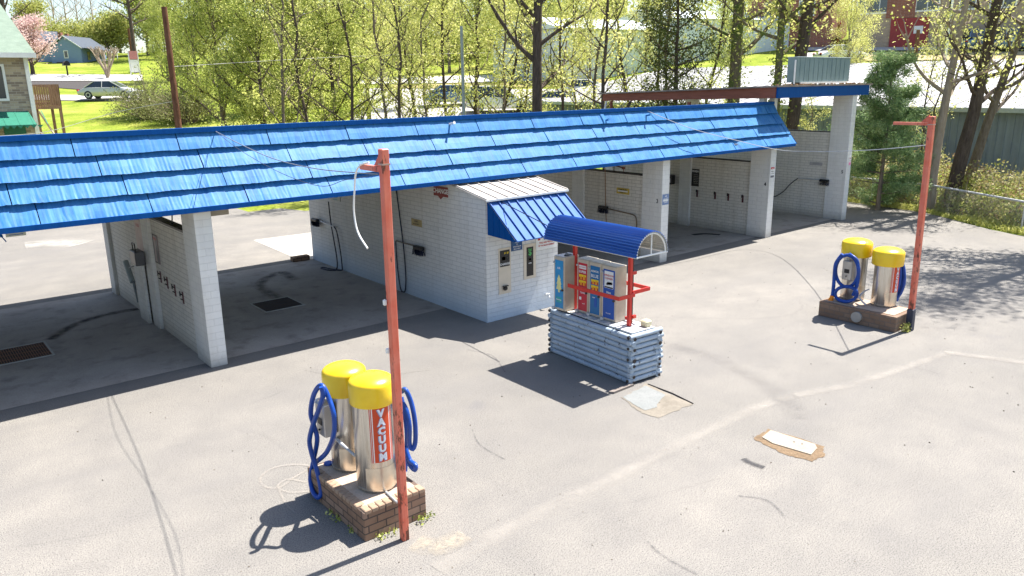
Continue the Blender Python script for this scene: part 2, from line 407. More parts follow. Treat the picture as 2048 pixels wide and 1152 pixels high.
# ---------------------------------------------------------------- ground
def terrain():
    mb = MB(); xs = list(np.arange(-120, 61, 3.0))+list(np.arange(65, 420, 8.0)); ys = list(np.arange(-60, 130, 3.0))+list(np.arange(135, 520, 9.0))
    for x in xs:
        for y in ys: mb.v.append((x, y, hgt(x, y)))
    n = len(ys)
    for i in range(len(xs)-1):
        for j in range(n-1): q = i*n+j; mb.face((q, q+n, q+n+1, q+1))
    return mb.build('ground', m_grass('lawn_grass', [(.3, (.13, .19, .02)), (.55, (.24, .29, .035)), (.75, (.38, .35, .10))]), smooth=True)
struct(terrain())
mb = MB(); mb.quad(*[(x, y, 0) for x, y in ((-40, -20), (22, -20), (24.5, 2), (26.1, 7.9), (26.5, 8.9), (28.25, 11.4), (28.8, 13.8), (29.3, 16.2), (-10, 48.2), (-40, 48))])
struct(mb.build('asphalt_lot', ASPH))
mb = MB(); mb.quad(*[(x, y, .004) for x, y in ((-3, 13.05), (25.3, 13.05), (25.3, 19.45), (-3, 19.45))]); struct(mb.build('bay_floor', SLAB))
mb = MB(); mb.quad(*[(x, y, .004) for x, y in ((8.6, 19.46), (14, 19.46), (14, 23.0), (8.75, 23.2))]); struct(mb.build('rear_concrete_pad', PAD))
PALE = m_decal('pale_seam_wear', (.40, .37, .33), .55, 2.2, .25, .75)
DARKW = m_decal('dark_wear', (.10, .095, .10), .6, 14, .35, .7)
CRK = m_decal('dark_crack', (.07, .065, .065), .55, 18, .35, .65)
CRS = m_decal('faint_crack', (.10, .095, .09), .4, 18, .35, .65)
strip('pavement_seam', [(3.6, 5.60), (4.69, 5.70), (5.99, 5.72), (8.19, 5.78), (9.81, 5.73), (11.35, 5.29), (13.82, 4.95)], (.34, .24), PALE, .008)
strip('pavement_seam', [(13.75, 5.0), (14.0, 4.4), (14.3, 3.6), (14.9, 2.5)], .26, PALE, .009, seed=3)
strip('pavement_crack', [(9.6, 11.2), (11.5, 9.8), (13.0, 8.3), (14.1, 7.9)], .022, CRS)
strip('pavement_crack', [(5.0, 11.6), (5.5, 10.7), (6.6, 10.2)], .025, CRS)
strip('tyre_mark', [Zp(x, y) for x, y in ((1475, 992), (1530, 1000), (1555, 1018), (1568, 1034))], .05, DARKW)
strip('tyre_mark', [Zp(x, y) for x, y in ((1295, 1085), (1330, 1115), (1395, 1150))], .05, DARKW)
strip('tyre_mark', [Zp(x, y) for x, y in ((935, 700), (985, 712), (1010, 745))], .035, DARKW)
strip('tyre_mark', [Zp(x, y) for x, y in ((945, 860), (960, 890), (1010, 920))], .035, DARKW)
strip('tyre_mark', [Zp(x, y) for x, y in ((1340, 690), (1450, 725), (1560, 790), (1600, 840))], .45, m_decal('soft_dark_wear', (.13, .12, .125), .2, 3, .3, .7))
strip('wet_stain', [Zp(x, y) for x, y in ((100, 680), (150, 650), (220, 628), (300, 615))], .30, m_decal('dark_streak', (.05, .045, .045), .75, 5, .25, .6))
strip('wet_stain', [Zp(x, y) for x, y in ((560, 600), (520, 570), (560, 545), (590, 560))], .35, m_decal('dark_streak_soft', (.06, .055, .055), .6, 5, .3, .65))
strip('wet_stain', [Zp(x, y) for x, y in ((1385, 470), (1410, 468), (1440, 470))], .3, m_decal('dark_puddle', (.03, .03, .035), .9, 3, .1, .3))
CH = m_decal('pale_chalk', (.40, .36, .31), .42, 10, .25, .65)
strip('pale_spray_loop', [Zp(x, y) for x, y in ((640, 935), (590, 930), (545, 938), (520, 958), (532, 975), (560, 976), (590, 955), (620, 938))], .05, CH, .009)
strip('pale_spray_loop', [Zp(x, y) for x, y in ((612, 966), (575, 960), (556, 975), (580, 986), (618, 984))], .045, CH, .010)
strip('pale_spray_loop', [Zp(x, y) for x, y in ((556, 976), (572, 1010), (592, 1030))], .04, CH, .011)
LT = m_decal('pale_salt_stain', (.45, .43, .39), .7, 2.5, .3, .55)
strip('pale_stain', [Zp(x, y) for x, y in ((50, 491), (105, 486), (165, 488))], 1.4, LT)
strip('pale_stain', [Zp(x, y) for x, y in ((830, 1085), (875, 1095), (930, 1070))], .35, m_decal('sandy_dirt', (.45, .39, .30), .5, 8, .35, .6))
# dark asphalt apron in front of bays, patch next to vending stand
def flat(name, pts, m, z, jit=0, sub=1, seed=0):
    random.seed(seed); P = [Vector((p[0], p[1], z)) for p in pts]; out = []
    for i, p in enumerate(P):
        q = P[(i+1) % len(P)]
        for k in range(sub):
            t = k/sub; r = p.lerp(q, t); out.append((r.x+random.uniform(-jit, jit), r.y+random.uniform(-jit, jit), z))
    b = MB(); b.quad(*out); return struct(b.build(name, m))
flat('asphalt_patch', [Zp(*p) for p in ((1242, 797), (1292, 768), (1385, 808), (1318, 838), (1280, 825))], m_concrete('patch_edge', (.17, .15, .12), (.25, .22, .18), (.10, .085, .07), .5, 5), .005, .025, 7, 2)
flat('asphalt_patch', [Zp(*p) for p in ((1246, 795), (1290, 772), (1330, 790), (1312, 815), (1290, 822), (1275, 815))], m_concrete('patch_grey', (.19, .20, .195), (.235, .24, .235), (.28, .29, .29), .3, 4), .009, .015, 6, 3)
b = MB(); P = [Zp(*p) for p in ((1296, 769), (1345, 788), (1386, 808))]
b.tube([P[0]+Vector((0, 0, .004)), P[1]+Vector((0, 0, .006)), P[2]+Vector((0, 0, .004))], .014, 5); struct(b.build('open_crack', mat('crack_black', (.02, .018, .018), .9)))
b = MB(); P = [Zp(*p) for p in ((1228, 788), (1268, 772))]; b.prism([P[0], P[1], P[1]+Vector((-.07, .05, 0)), P[0]+Vector((-.05, .07, 0))], (0, 0, .035)); struct(b.build('broken_kerb_edge', mat('broken_asphalt', (.20, .17, .15), .9, scale=20)))
flat('sandy_rim', [Zp(*p) for p in ((1508, 878), (1536, 858), (1650, 893), (1648, 912), (1622, 924), (1560, 905))], m_concrete('rusty_gravel', (.12, .08, .045), (.24, .165, .10), (.06, .04, .025), .8, 30), .005, .02, 7, 5)
mh = thing('concrete_cover', 'pale concrete lid with rusty gravel rim set in the open asphalt', 'utility cover', Zp(1578, 888))
b = MB(); P = [Zp(*p) for p in ((1524, 876), (1541, 862), (1630, 890), (1634, 898), (1622, 911), (1545, 888))]; b.prism([p+Vector((0, 0, .006)) for p in P], (0, 0, .009)); b.build('lid', m_concrete('pale_lid', (.31, .27, .215), (.37, .32, .26), (.24, .17, .10), .4, 3), mh)
b = MB()
for x, y in ((1588, 886), (1604, 890)): c = Zp(x, y); b.lathe([(.012, .0155), (.012, .018)], c.x, c.y, 10)
b.build('lift_hole', BLK, mh)
strip('dark_stain', [Zp(*p) for p in ((1486, 918), (1500, 926), (1528, 936))], .13, m_decal('stain_dark', (.06, .058, .062), .75, 9, .25, .5), .007)
def drain(x0, x1, y0, y1, m, label):
    r = thing('drain_grate', label, 'floor drain', ((x0+x1)/2, (y0+y1)/2, 0), 'sump grates in the wash bay floors'); b = MB(); t = .035
    b.box(x0, x1, y0, y0+t, .006, .016); b.box(x0, x1, y1-t, y1, .006, .016); b.box(x0, x0+t, y0+t, y1-t, .006, .016); b.box(x1-t, x1, y0+t, y1-t, .006, .016); b.build('frame', mat('drain_frame', (.40, .39, .36), .7), r)
    b = MB(); b.quad((x0+t, y0+t, .007), (x1-t, y0+t, .007), (x1-t, y1-t, .007), (x0+t, y1-t, .007)); b.cur = 1; k = int((x1-x0)/.04)
    for i in range(1, k): x = x0+(x1-x0)*i/k; b.box(x-.006, x+.006, y0+t, y1-t, .008, .013)
    for i in range(1, 4): y = y0+(y1-y0)*i/4; b.box(x0+t, x1-t, y-.006, y+.006, .008, .0145)
    b.build('grating', [mat(m.name+'_pit', tuple(v*.5 for v in m.node_tree.nodes['Mix'].inputs[6].default_value[:3]) if False else (.06, .03, .018), .9), m], r)
drain(.9, 1.98, 15.3, 16.3, mat('rusty_grate', (.24, .11, .05), .8), 'rusty brown floor grate in the leftmost wash bay')
drain(5.87, 6.76, 15.3, 16.2, mat('dark_grate', (.05, .045, .045), .8), 'dark floor grate in the bay beside the change booth')

# ---------------------------------------------------------------- car wash building
cw = thing('car_wash', 'long self-service car wash with blue shingled metal eave over white block bays', 'car wash', (12, 16, 0))
def pbox(name, m, *a, parent=cw, bevel=0): b = MB(); b.box(*a); return b.build(name, m, parent, bevel=bevel)
def bay_wall(x, half=2.2, face=-1, pil=2.86, y1=19.4, front_h=2.86, back_full=True, num=''):
    pbox('bay_wall', BLOCK, x, x+.16, 13.42, 15.6, .0, half)
    pbox('bay_wall', BLOCK, x, x+.16, 16.05, y1-.4, .0, pil if back_full else half)
    pbox('pillar', PILL, x-.06, x+.22, 12.75, 13.42, 0, front_h, bevel=.008)
    pbox('pillar', PILL, x-.07, x+.23, 15.6, 16.05, 0, pil, bevel=.008)
    pbox('pillar', PILL, x-.07, x+.23, y1-.4, y1, 0, pil, bevel=.008)
    pbox('wall_cap', DKM, x-.012, x+.172, 13.42, 15.6, half, half+.035)
bay_wall(3.93)
pbox('pillar', PILL, 3.80, 3.855, 16.15, 16.75, 0, 1.22)
bay_wall(15.51, 2.2)
bay_wall(20.34, 2.2)
bay_wall(24.80, 2.86, pil=2.86, front_h=4.06, back_full=False)
bay_wall(-.95)
pbox('pillar', PILL, 24.73, 25.03, 19.0, 19.39, 2.862, 4.0)
# booth / equipment room
b = MB(); b.box(8.91, 10.86, 12.86, 19.4, 0, 2.86); b.build('equipment_room_wall', BLOCK2, cw)
b = MB(); b.loft([[(8.912, 11.64, z), (10.80, 11.64, z), (10.80, 12.858, z), (8.912, 12.858, z)] for z in (0, 1.8)] + [[(8.912, 11.64, 2.44), (10.80, 11.64, 2.44), (10.80, 12.858, 2.64), (8.912, 12.858, 2.64)]], True, True); b.build('booth_wall', BLOCK2, cw)
MROOF = m_paintmetal('weathered_white_metal', (.44, .40, .36), (.54, .50, .45), .45, (1, 3, 1), rust=(.38, .28, .20), rth=.66)
b = MB(); b.prism([(8.84, 11.52, 2.44), (10.98, 11.52, 2.44), (10.98, 12.93, 2.69), (8.84, 12.93, 2.69)], (0, 0, .02))
for i in range(9):
    x = 8.86+i*.262; b.prism([(x, 11.52, 2.461), (x+.022, 11.52, 2.461), (x+.022, 12.93, 2.711), (x, 12.93, 2.711)], (0, 0, .022))
b.build('booth_roof', MROOF, cw)
b = MB(); b.box(8.84, 10.98, 11.503, 11.518, 2.425, 2.462); b.build('roof_edge_trim', WHT, cw)
# awning
aw = MB(); T = (2.40, 11.60); B = (1.75, 10.76); x0, x1 = 8.95, 10.90
aw.prism([(x0, B[1], B[0]), (x1, B[1], B[0]), (x1, T[1], T[0]), (x0, T[1], T[0])], (0, .0, .018))
for i in range(10):
    x = x0+(x1-x0)*i/9.0-.008; aw.prism([(x, B[1]-.006, B[0]+.018), (x+.018, B[1]-.006, B[0]+.018), (x+.018, T[1], T[0]+.018), (x, T[1], T[0]+.018)], (0, -.02, .022))
ao = aw.build('awning', BLUEA, cw)
for x in (x0-.002, x1-.01):
    aw = MB(); aw.prism([(x, T[1]+.02, T[0]), (x, B[1]+.02, B[0]-.002), (x, T[1]+.02, B[0]+.02)], (.012, 0, 0))
    for k in range(1, 5):
        y = T[1]-k*.17; zt = T[0]-(T[1]-y)/(T[1]-B[1])*(T[0]-B[0]); aw.box(x-.008, x, y, y+.014, B[0]+.02, zt-.03)
    aw.build('awning_side', BLUED, cw)
# roof deck, soffit, joists
pbox('roof_deck', mat('tar_roof', (.08, .08, .085), .9, scale=3), -4, 20.28, 13.02, 19.75, 2.95, 3.12)
b = MB(); b.box(-4, 20.28, 12.62, 13.0, 2.865, 2.90); b.build('soffit', mat('soffit_paint', (.25, .28, .32), .7), cw)
b = MB()
for i in range(40): x = -3.6+i*.6; b.box(x, x+.05, 13.05, 19.7, 2.868, 2.948)
b.build('roof_joists', mat('joist_wood', (.22, .17, .12), .8), cw)
# blue mansard eave: four courses of overlapping stamped panels
random.seed(5)
def mansard():
    b = MB(); pitch = 1.4965; XL = -4.0
    fold = {}
    for k in range(4):
        zt, zb = 3.93-.295*k+.012, 3.93-.295*(k+1); yb = 13.15-.1625*(k+1); yt = 13.15-.1625*k+(.088 if k else .02)
        xe = 20.74+.11*(k+1); x = 2.3715+.283*k-pitch*5; j0 = x
        cuts = [XL]; c = x
        while c < xe:
            if c > XL+.1: cuts.append(c)
            c += pitch
        cuts.append(xe)
        for a, e in zip(cuts[:-1], cuts[1:]):
            n = max(int((e-a)/.03), 2); rows = [[], [], [], [], []]; ph = random.random()*9; ed = random.uniform(-.003, .003); e = e-.014 if e < xe else e
            fo = [0]; 
            for i in range(n+1):
                xx = a+(e-a)*i/n; t = i/n
                r1 = .0014*math.sin(xx*61+ph)+.0012*math.sin(xx*97+ph*2)+.003*math.sin(xx*17+ph)+random.gauss(0, .0011)
                lift = .011*(1-t)+.004
                if 18.2 < xx < 18.45 and k == 3: r1 -= .05*math.sin((xx-18.2)/.25*math.pi)
                if 13.5 < xx < 13.62 and k == 0: r1 += .03
                wz = .004*math.sin(xx*9+ph)+random.gauss(0, .002)+ed
                skew = -.03*0
                rows[0].append((xx, yt+.008, zt)); rows[1].append((xx, (yt*2+yb)/3-lift*.5-r1*.8, (zt*2+zb)/3))
                rows[2].append((xx, (yt+yb*2)/3-lift-r1, (zt+zb*2)/3)); rows[3].append((xx, yb-lift-r1, zb+wz)); rows[4].append((xx, yb+.10, zb+wz-.018))
            b.loft([rows[0], rows[1], rows[2], rows[3], rows[4]], closed=False)
            b.quad(rows[0][0], rows[1][0], rows[2][0], rows[3][0], (a, yt+.05, zb), (a, yt+.05, zt))
            b.quad(rows[0][-1], (e, yt+.05, zt), (e, yt+.05, zb), rows[3][-1], rows[2][-1], rows[1][-1])
    o = b.build('blue_mansard', BLUE, cw)
    for px, py in ((905, 247), (1213, 240), (1297, 230)):
        q = Yp(px, py, 12.98); b = MB(); b.tube([(q.x, 13.1, q.z-.02), (q.x, 12.96, q.z), (q.x-.01, 12.90, q.z+.02)], [.022, .022, .03], 8); b.build('roof_peg', BLUE if px > 1000 else WHT, o, True)
    b = MB(); b.box(-4, 20.80, 13.085, 13.20, 3.885, 3.962); b.build('ridge_trim', BLUED, cw)
    b = MB(); b.quad((-4, 13.21, 2.7), (20.8, 13.21, 2.7), (20.8, 13.21, 3.9), (-4, 13.21, 3.9))
    b.prism([(21.02, 12.56, 2.72), (20.80, 13.2, 3.9), (21.02, 13.2, 2.72)], (.02, 0, 0)); b.build('mansard_backing', DKM, cw)
    b = MB(); b.box(-4, 21.1, 12.475, 12.56, 2.685, 2.765); b.build('eave_trim', BLUED, cw)
mansard()
# tall end bay roof
b = MB(); b.loft([[(20.22, 12.66, 4.375), (25.78, 12.66, 4.375), (25.78, 12.66, 4.42), (20.22, 12.66, 4.42)], [(20.22, 19.75, 4.16), (25.78, 19.75, 4.16), (25.78, 19.75, 4.205), (20.22, 19.75, 4.205)]], True, True)
b.build('tall_bay_roof', m_concrete('gravel_roof', (.22, .18, .15), (.34, .29, .25), (.06, .05, .05), .6, 6), cw)
b = MB(); b.box(20.33, 25.64, 12.70, 12.76, 4.065, 4.372); b.build('blue_fascia_board', BLUED, cw)
b = MB(); b.loft([[(20.33, 12.78, 4.07), (20.42, 12.78, 4.07), (20.42, 12.78, 4.37), (20.33, 12.78, 4.37)], [(20.33, 19.6, 3.93), (20.42, 19.6, 3.93), (20.42, 19.6, 4.16), (20.33, 19.6, 4.16)]], True, True); b.build('red_steel_beam', OXR, cw); b = MB()
b.loft([[(25.50, 12.78, 4.07), (25.60, 12.78, 4.07), (25.60, 12.78, 4.37), (25.50, 12.78, 4.37)], [(25.50, 19.6, 3.93), (25.60, 19.6, 3.93), (25.60, 19.6, 4.16), (25.50, 19.6, 4.16)]], True, True)
b.build('red_steel_beam', OXR, cw)
for y in (15.83, 19.2): pbox('beam_post', OXR, 20.35, 20.43, y, y+.08, 2.862, 3.93)
pbox('beam_post', WHT, 21.04, 21.2, 13.25, 13.42, 2.80, 4.06); pbox('beam_post', WHT, 20.5, 20.66, 13.25, 13.42, 2.862, 4.06)
b = MB(); b.tube([(20.38, 19.45, 3.98), (20.38, 19.55, 3.6), (20.38, 19.42, 3.2), (20.38, 19.42, 2.9)], .035, 8); b.build('downpipe', WHT, cw, True)
b = MB(); b.tube([(20.39, 19.1, 3.0), (20.39, 18.3, 3.9)], .02, 6); b.tube([(20.39, 15.7, 3.1), (20.39, 15.2, 3.9)], .02, 6); b.build('diagonal_brace', DKM, cw)
# metal box on the tall roof
VB = m_paintmetal('grey_green_sheet', (.13, .20, .215), (.17, .25, .265), .5, (16, 1, 1), faded=(.22, .30, .31))
hd = thing('rooftop_hood', 'grey-green sheet metal box sitting on the tall bay roof', 'rooftop unit', (23.3, 13.5, 4.42))
b = MB(); b.box(21.72, 24.86, 13.02, 13.32, 4.49, 5.21); b.build('casing', VB, hd)
b = MB(); b.box(21.95, 24.72, 12.985, 13.017, 4.455, 4.50); b.box(21.66, 21.69, 13.02, 13.06, 4.44, 5.14); b.build('white_flashing', WHT, hd); b = MB()
for i in range(11): x = 21.9+i*.26; b.box(x, x+.02, 13.010, 13.018, 4.52, 5.19)
b.build('ribs', VB, hd)
b = MB(); b.rbox(21.70, 24.88, 12.995, 13.34, 5.211, 5.23, .005); b.build('lid', mat('lid_grey', (.3, .38, .42), .5), hd)
b = MB(); random.seed(3)
for i in range(60):
    x = 20.6+random.random()*5; y = 12.72+random.random()*.5; q = .02+random.random()*.03; b.box(x, x+q*1.5, y, y+q, 4.41, 4.425+q*.6)
o = b.build('roof_debris', mat('leaf_litter', (.35, .22, .12), .9, scale=20, var=.5)); o['kind'] = 'stuff'; o['label'] = 'dry leaves and grit along the front edge of the tall roof'; o['category'] = 'debris'

# ---------------------------------------------------------------- signs and fittings on the building
sign('change_sign', 'maroon CHANGE sign with down arrow high on the booth side wall', 'x', (8.91, 13.10, 2.47), .50, .20, DKRED, [('CHANGE', .135, 0, .005, TXW)], border=(DKRED, .01))
b = MB(); b.prism([(8.90, 13.19, 2.37), (8.90, 13.10, 2.31), (8.90, 13.01, 2.37)], (-.01, 0, 0)); ar = b.build('arrow', DKRED, [o for o in bpy.data.objects if o.name.startswith('change_sign')][0])
sign('instruction_sign', 'small tan notice with dark lettering on the booth side wall', 'x', (8.91, 14.07, 1.70), .40, .15, mat('tan_sign', (.42, .33, .16), .6), [('RINSE', .05, 0, .03, TXB), ('BRUSH FIRST', .04, 0, -.03, TXB)])
sign('hanging_sign', 'white sign with teal lettering just under the eave on the booth side', 'x', (8.91, 17.80, 1.86), .52, .15, mat('offwhite_sign', (.55, .56, .50), .6), [('Deluxe', .085, 0, .03, TXC), ('CAR WASH', .045, 0, -.045, TXC)])
sign('instruction_sign', 'yellow framed bay notice on the wall marked 3', 'x', (15.51, 14.14, 1.74), .45, .16, mat('yellow_sign', (.55, .40, .08), .5), [('FOAM BRUSH', .05, 0, .035, TXB), ('THANK YOU', .04, 0, -.04, TXB)], extra=[('stripe', 0, -.002, .36, .035, WHT)])
sign('instruction_board', 'black framed instruction board on the wall of the bay marked 4', 'x', (20.34, 15.45, 1.58), .28, .55, BLK, [('WASH', .09, 0, .2, TXW)] + [('- - - - - -', .05, .03, .1-.055*i, TXW) for i in range(6)])
sign('instruction_board', 'tall framed faded instruction sign on the leftmost bay wall', 'x', (3.93, 15.38, 1.64), .30, .55, mat('faded_poster', (.40, .33, .33), .5), [('WASH', .07, 0, .2, TXR)], border=(DKM, .02), extra=[('dark_half', .07, 0, .12, .5, mat('poster_dark', (.05, .05, .07), .4))])
sign('faded_sign', 'pale pink faded panel near the back of the leftmost bay wall', 'x', (3.93, 16.5, 1.75), .5, .62, mat('pale_pink_panel', (.60, .47, .43), .6), [('RULES', .08, 0, .2, TXR)])
sign('faded_notice', 'faint grey painted-over notice on the far end bay wall', 'x', (24.80, 13.86, 1.80), .46, .11, mat('faint_grey', (.40, .38, .38), .7), [('VEHICLES', .06, 0, 0, mat('ink_grey', (.3, .3, .3), .7))])
for ch_, x, y, z in (('3', 15.45, 12.90, 1.60), ('4', 20.28, 12.88, 1.60), ('5', 24.74, 12.88, 1.60)):
    b = MB(); add_text(b, ch_, .15, (x-.004, y, z), **MX); o = b.build('bay_number', TXB, None, origin=(x, y, z)); tag(o, {'3': 'black number 3 on the pillar behind the barrel canopy', '4': 'black number 4 on the pillar under the right end of the eave', '5': 'black number 5 on the tall last pillar'}[ch_], 'number')
sign('sticker', 'blue and white sticker on the front of pillar 3', 'y', (15.59, 12.75, 1.65), .25, .27, mat('blue_grey_sticker', (.16, .24, .42), .5), [('WE', .06, 0, .08, TXW), ('ACCEPT', .05, 0, .02, TXW), ('CARDS', .05, 0, -.07, TXW)], th=.004, extra=[('white_band', 0, -.02, .2, .05, WHT)])
sign('sticker', 'narrow white notice with red heading on the front of pillar 4', 'y', (20.40, 12.75, 1.95), .19, .33, WHT, [('NO', .05, 0, .12, TXW), ('PARKING', .035, 0, .03, TXB), ('NO DUMPING', .026, 0, -.03, TXB)], th=.004, extra=[('red_heading', 0, .125, .17, .06, TXR), ('grey_foot', 0, -.12, .17, .06, mat('grey_foot', (.15, .15, .17), .5))])
sign('sticker', 'narrow pinkish notice on the front of the far end pillar 5', 'y', (24.92, 12.75, 1.96), .14, .30, WHT, [('NO', .05, 0, .08, TXR), ('DUMPING', .025, 0, .0, TXR)], th=.004, extra=[('pink_foot', 0, -.09, .12, .09, PNK)])
sign('welcome_sign', 'small hanging grey Welcome sign under the eave at far left', 'y', (1.456, 13.0, 2.615), .25, .115, mat('pale_green_sign', (.42, .44, .38), .6), [('Welcome', .055, 0, .012, TXB)], extra=[('underline', 0, -.032, .18, .008, TXBL)])
sign('speaker_panel', 'beige panel with black vent hanging under the eave beside the first pillar', 'y', (4.40, 13.1, 2.59), .32, .17, mat('khaki_panel', (.36, .31, .24), .6), [], cat='panel', extra=[('vent', -.03, .05, .12, .06, BLK)])
# front of the booth
YB = 11.64
cm = sign('change_machine', 'tall cream change dispenser set in the booth front, black display on top', 'y', (9.365, YB, .99), .31, .93, CREAM, [('CHANGE', .062, 0, .14, TXW), ('$1 $5', .05, .04, .36, TXY)], cat='change machine', extra=[('display', 0, .255, .245, .33, BLK), ('car_emblem', -.03, .255, .09, .07, TXY), ('slot', .06, .25, .03, .012, TXW)])
b = MB(); b.rbox(9.30, 9.39, 11.56, 11.63, .60, .68, .02); b.box(9.28, 9.41, 11.57, 11.60, .68, .70); b.build('coin_cup', BLK, cm)
sign('bill_changer', 'cream framed black bill acceptor with green dollar sign on the booth front', 'y', (10.02, YB, 1.085), .32, .72, CREAM, [('$', .17, 0, .18, TXG), ('BILLS', .045, 0, .25, TXG), ('HERE', .035, 0, -.04, TXW)], cat='change machine', extra=[('display', 0, -.005, .18, .60, BLK), ('slot_light', 0, .04, .06, .045, TXW)])
sign('booth_sign', 'dark blue notice between the two change machines under the awning', 'y', (9.68, YB, 1.46), .28, .20, mat('teal_blue_sign', (.01, .07, .20), .5), [('CREDIT', .035, 0, .065, TXW), ('OR', .03, 0, .025, TXW), ('ONE DOLLAR', .034, 0, -.02, TXW), ('BILLS ONLY', .034, 0, -.065, TXW)])
sign('security_notice', 'white security notice with pink and red lettering on the booth front right', 'y', (10.47, YB, 1.42), .56, .27, WHT, [('SMILE', .10, .05, .085, TXBL), ('YOU ARE VIEWED', .05, 0, .0, TXR), ('BY THE MANAGEMENT', .042, 0, -.06, TXR)], extra=[('red_dot', -.2, .09, .06, .06, TXR)])
sp_ = thing('water_spigot', 'small white garden tap low on the booth front', 'tap', (10.46, 11.64, .29)); b = MB(); b.tube([(10.46, 11.63, .30), (10.46, 11.55, .30), (10.46, 11.52, .26)], .016, 8); b.build('spout', WHT, sp_); b = MB(); b.lathe([(.035, .325), (.035, .335)], 10.46, 11.56, 10); b.tube([(10.46, 11.56, .30), (10.46, 11.56, .325)], .008, 6); b.build('handle', WHT, sp_)
# meter box and wand tube on the first wall
mt = thing('coin_meter', 'grey coin meter box with black frame on the leftmost bay pilaster', 'meter box', (3.8, 16.2, 1.2))
b = MB(); b.rbox(3.66, 3.84, 15.95, 16.35, 1.24, 1.52, .015); b.build('box', mat('meter_grey', (.13, .13, .14), .4, .4), mt)
b = MB(); b.tube([(3.72, 16.3, 1.52), (3.72, 16.3, 1.66), (3.72, 16.12, 1.66), (3.72, 16.12, 1.52)], .012, 6); b.build('handle', BLK, mt)
wt = thing('wand_holder', 'grey pipe wand holder leaning on the leftmost bay wall', 'wand holder', (3.8, 17, .4))
b = MB(); b.tube([(3.78, 17.3, 1.1), (3.78, 16.95, .72)], .055, 10); b.build('tube', mat('pvc_grey', (.28, .32, .33), .5), wt, True)
b = MB(); b.tube([(3.93, 17.1, 1.02), (3.78, 17.1, 1.0)], .015, 6); b.build('bracket', GREYM, wt, True)
b = MB(); b.tube([(3.80, 16.95, .72), (3.80, 16.85, .30)], [.03, .012], 8); b.build('wand_tip', mat('pvc_dark', (.16, .18, .19), .5), wt, True)
clip_m = mat('clip_dark_red', (.10, .03, .035), .5)
def clip(x, y, z, lab):
    r = thing('mat_clamp', lab, 'clamp', (x, y, z), 'floor mat clamps on the bay walls')
    b = MB(); b.box(x-.012, x-.001, y-.03, y+.03, z-.11, z+.11); b.build('plate', clip_m, r)
    b = MB(); b.tube([(x-.012, y, z+.05), (x-.05, y, z+.09)], .011, 6); b.tube([(x-.012, y, z-.04), (x-.05, y, z-.01)], .011, 6); b.box(x-.058, x-.045, y-.022, y+.022, z+.04, z+.13); b.build('jaw', BLK, r)
for i, (y, z) in enumerate(((15.35, 1.10), (14.95, 1.06), (14.51, 1.0), (14.07, .95))): clip(3.93, y, z, 'dark mat clamp on the leftmost bay wall, ' + ('nearest the back pilaster', 'second from the back pilaster', 'third from the back pilaster', 'nearest the front pillar')[i])
for i, y in enumerate((15.35, 14.66, 14.17, 13.65)): clip(20.34, y, 1.08, 'dark mat clamp on the wall of the bay marked 4, ' + ('below the black board', 'second from the black board', 'third from the black board', 'nearest the front pillar')[i])
bx = thing('coin_meter', 'small black coin box on the back wall part beyond pillar 3', 'meter box', (20.3, 16.45, 1.3)); b = MB(); b.rbox(20.14, 20.33, 16.25, 16.55, 1.3, 1.6, .015); b.build('box', BLK, bx); b = MB(); b.box(20.13, 20.14, 16.3, 16.5, 1.36, 1.5); b.build('face_plate', GREYM, bx)
def brush(x, pipe, head, hose, lab, pm=GREYM, hm=RUB, hr=.016):
    r = thing('foam_brush', lab, 'wash brush', (x, pipe[0][0], pipe[0][1]), 'foam brushes hung on the bay walls')
    P = lambda q: [(x-.06-(.02 if len(c) < 3 else c[2]), c[0], c[1]) for c in q]
    b = MB(); b.tube(P(pipe), .017, 8)
    for c in (pipe[0], pipe[-1]): b.tube([(x-.002, c[0], c[1]-.02), (x-.08, c[0], c[1])], .01, 6)
    b.build('pipe', pm, r, True)
    b = MB()
    for h in hose: b.tube(smoothpath(P(h), 6), hr, 8)
    b.build('hose', hm, r, True)
    hy, hz, s = head; b = MB(); b.rbox(x-.17, x-.06, hy-.16, hy+.16, hz-.04, hz+.04, .015); b.build('brush_block', BLK, r)
    b = MB(); random.seed(int(abs(hy)*100))
    for i in range(260):
        yy = hy+random.uniform(-.17, .17); xx = x-.115+random.uniform(-.06, .06); d = (random.uniform(-.03, .03), random.uniform(-.04, .04), -.10-random.random()*.04)
        b.quad((xx, yy, hz-.03), (xx+.006, yy+.004, hz-.03), (xx+.006+d[0], yy+d[1], hz-.03+d[2]), (xx+d[0], yy+d[1], hz-.03+d[2]))
    b.build('bristles', mat('bristle_navy', (.01, .015, .04), .8), r)
brush(8.91, [(18.62, 1.17), (18.1, 1.13), (17.85, 1.12)], (18.85, 1.17, 1), [[(17.85, 1.12), (17.72, 1.0), (17.60, .55), (17.56, .12), (17.62, .03), (17.9, .02, .12), (18.25, .02, .2), (18.2, .02, .3), (17.9, .02, .25), (17.75, .03, .1), (17.82, .3), (18.0, 1.14), (18.06, 1.74)]], 'black foam brush at the back end of the booth side wall with two hanging hoses')
brush(8.91, [(14.84, 1.20), (14.1, 1.20)], (13.86, 1.19, 1), [[(14.72, 2.38), (14.62, 1.7), (14.54, 1.15), (14.50, .5), (14.55, .12), (14.66, .05), (14.76, .12), (14.84, .6), (14.86, 1.12), (14.82, 1.20)]], 'black foam brush with long looped hose near the CHANGE sign', mat('pipe_bronze', (.20, .17, .13), .5, .4))
brush(15.51, [(14.62, 1.22), (13.80, 1.17)], (14.76, 1.24, 1), [[(13.80, 1.17), (13.62, 1.13), (13.56, .95), (13.58, .5), (13.60, .2)]], 'dark foam brush on the tan wall of the bay marked 3 with bent bronze pipe', mat('pipe_bronze2', (.25, .19, .13), .5, .3), mat('hose_brown', (.14, .10, .06), .6))
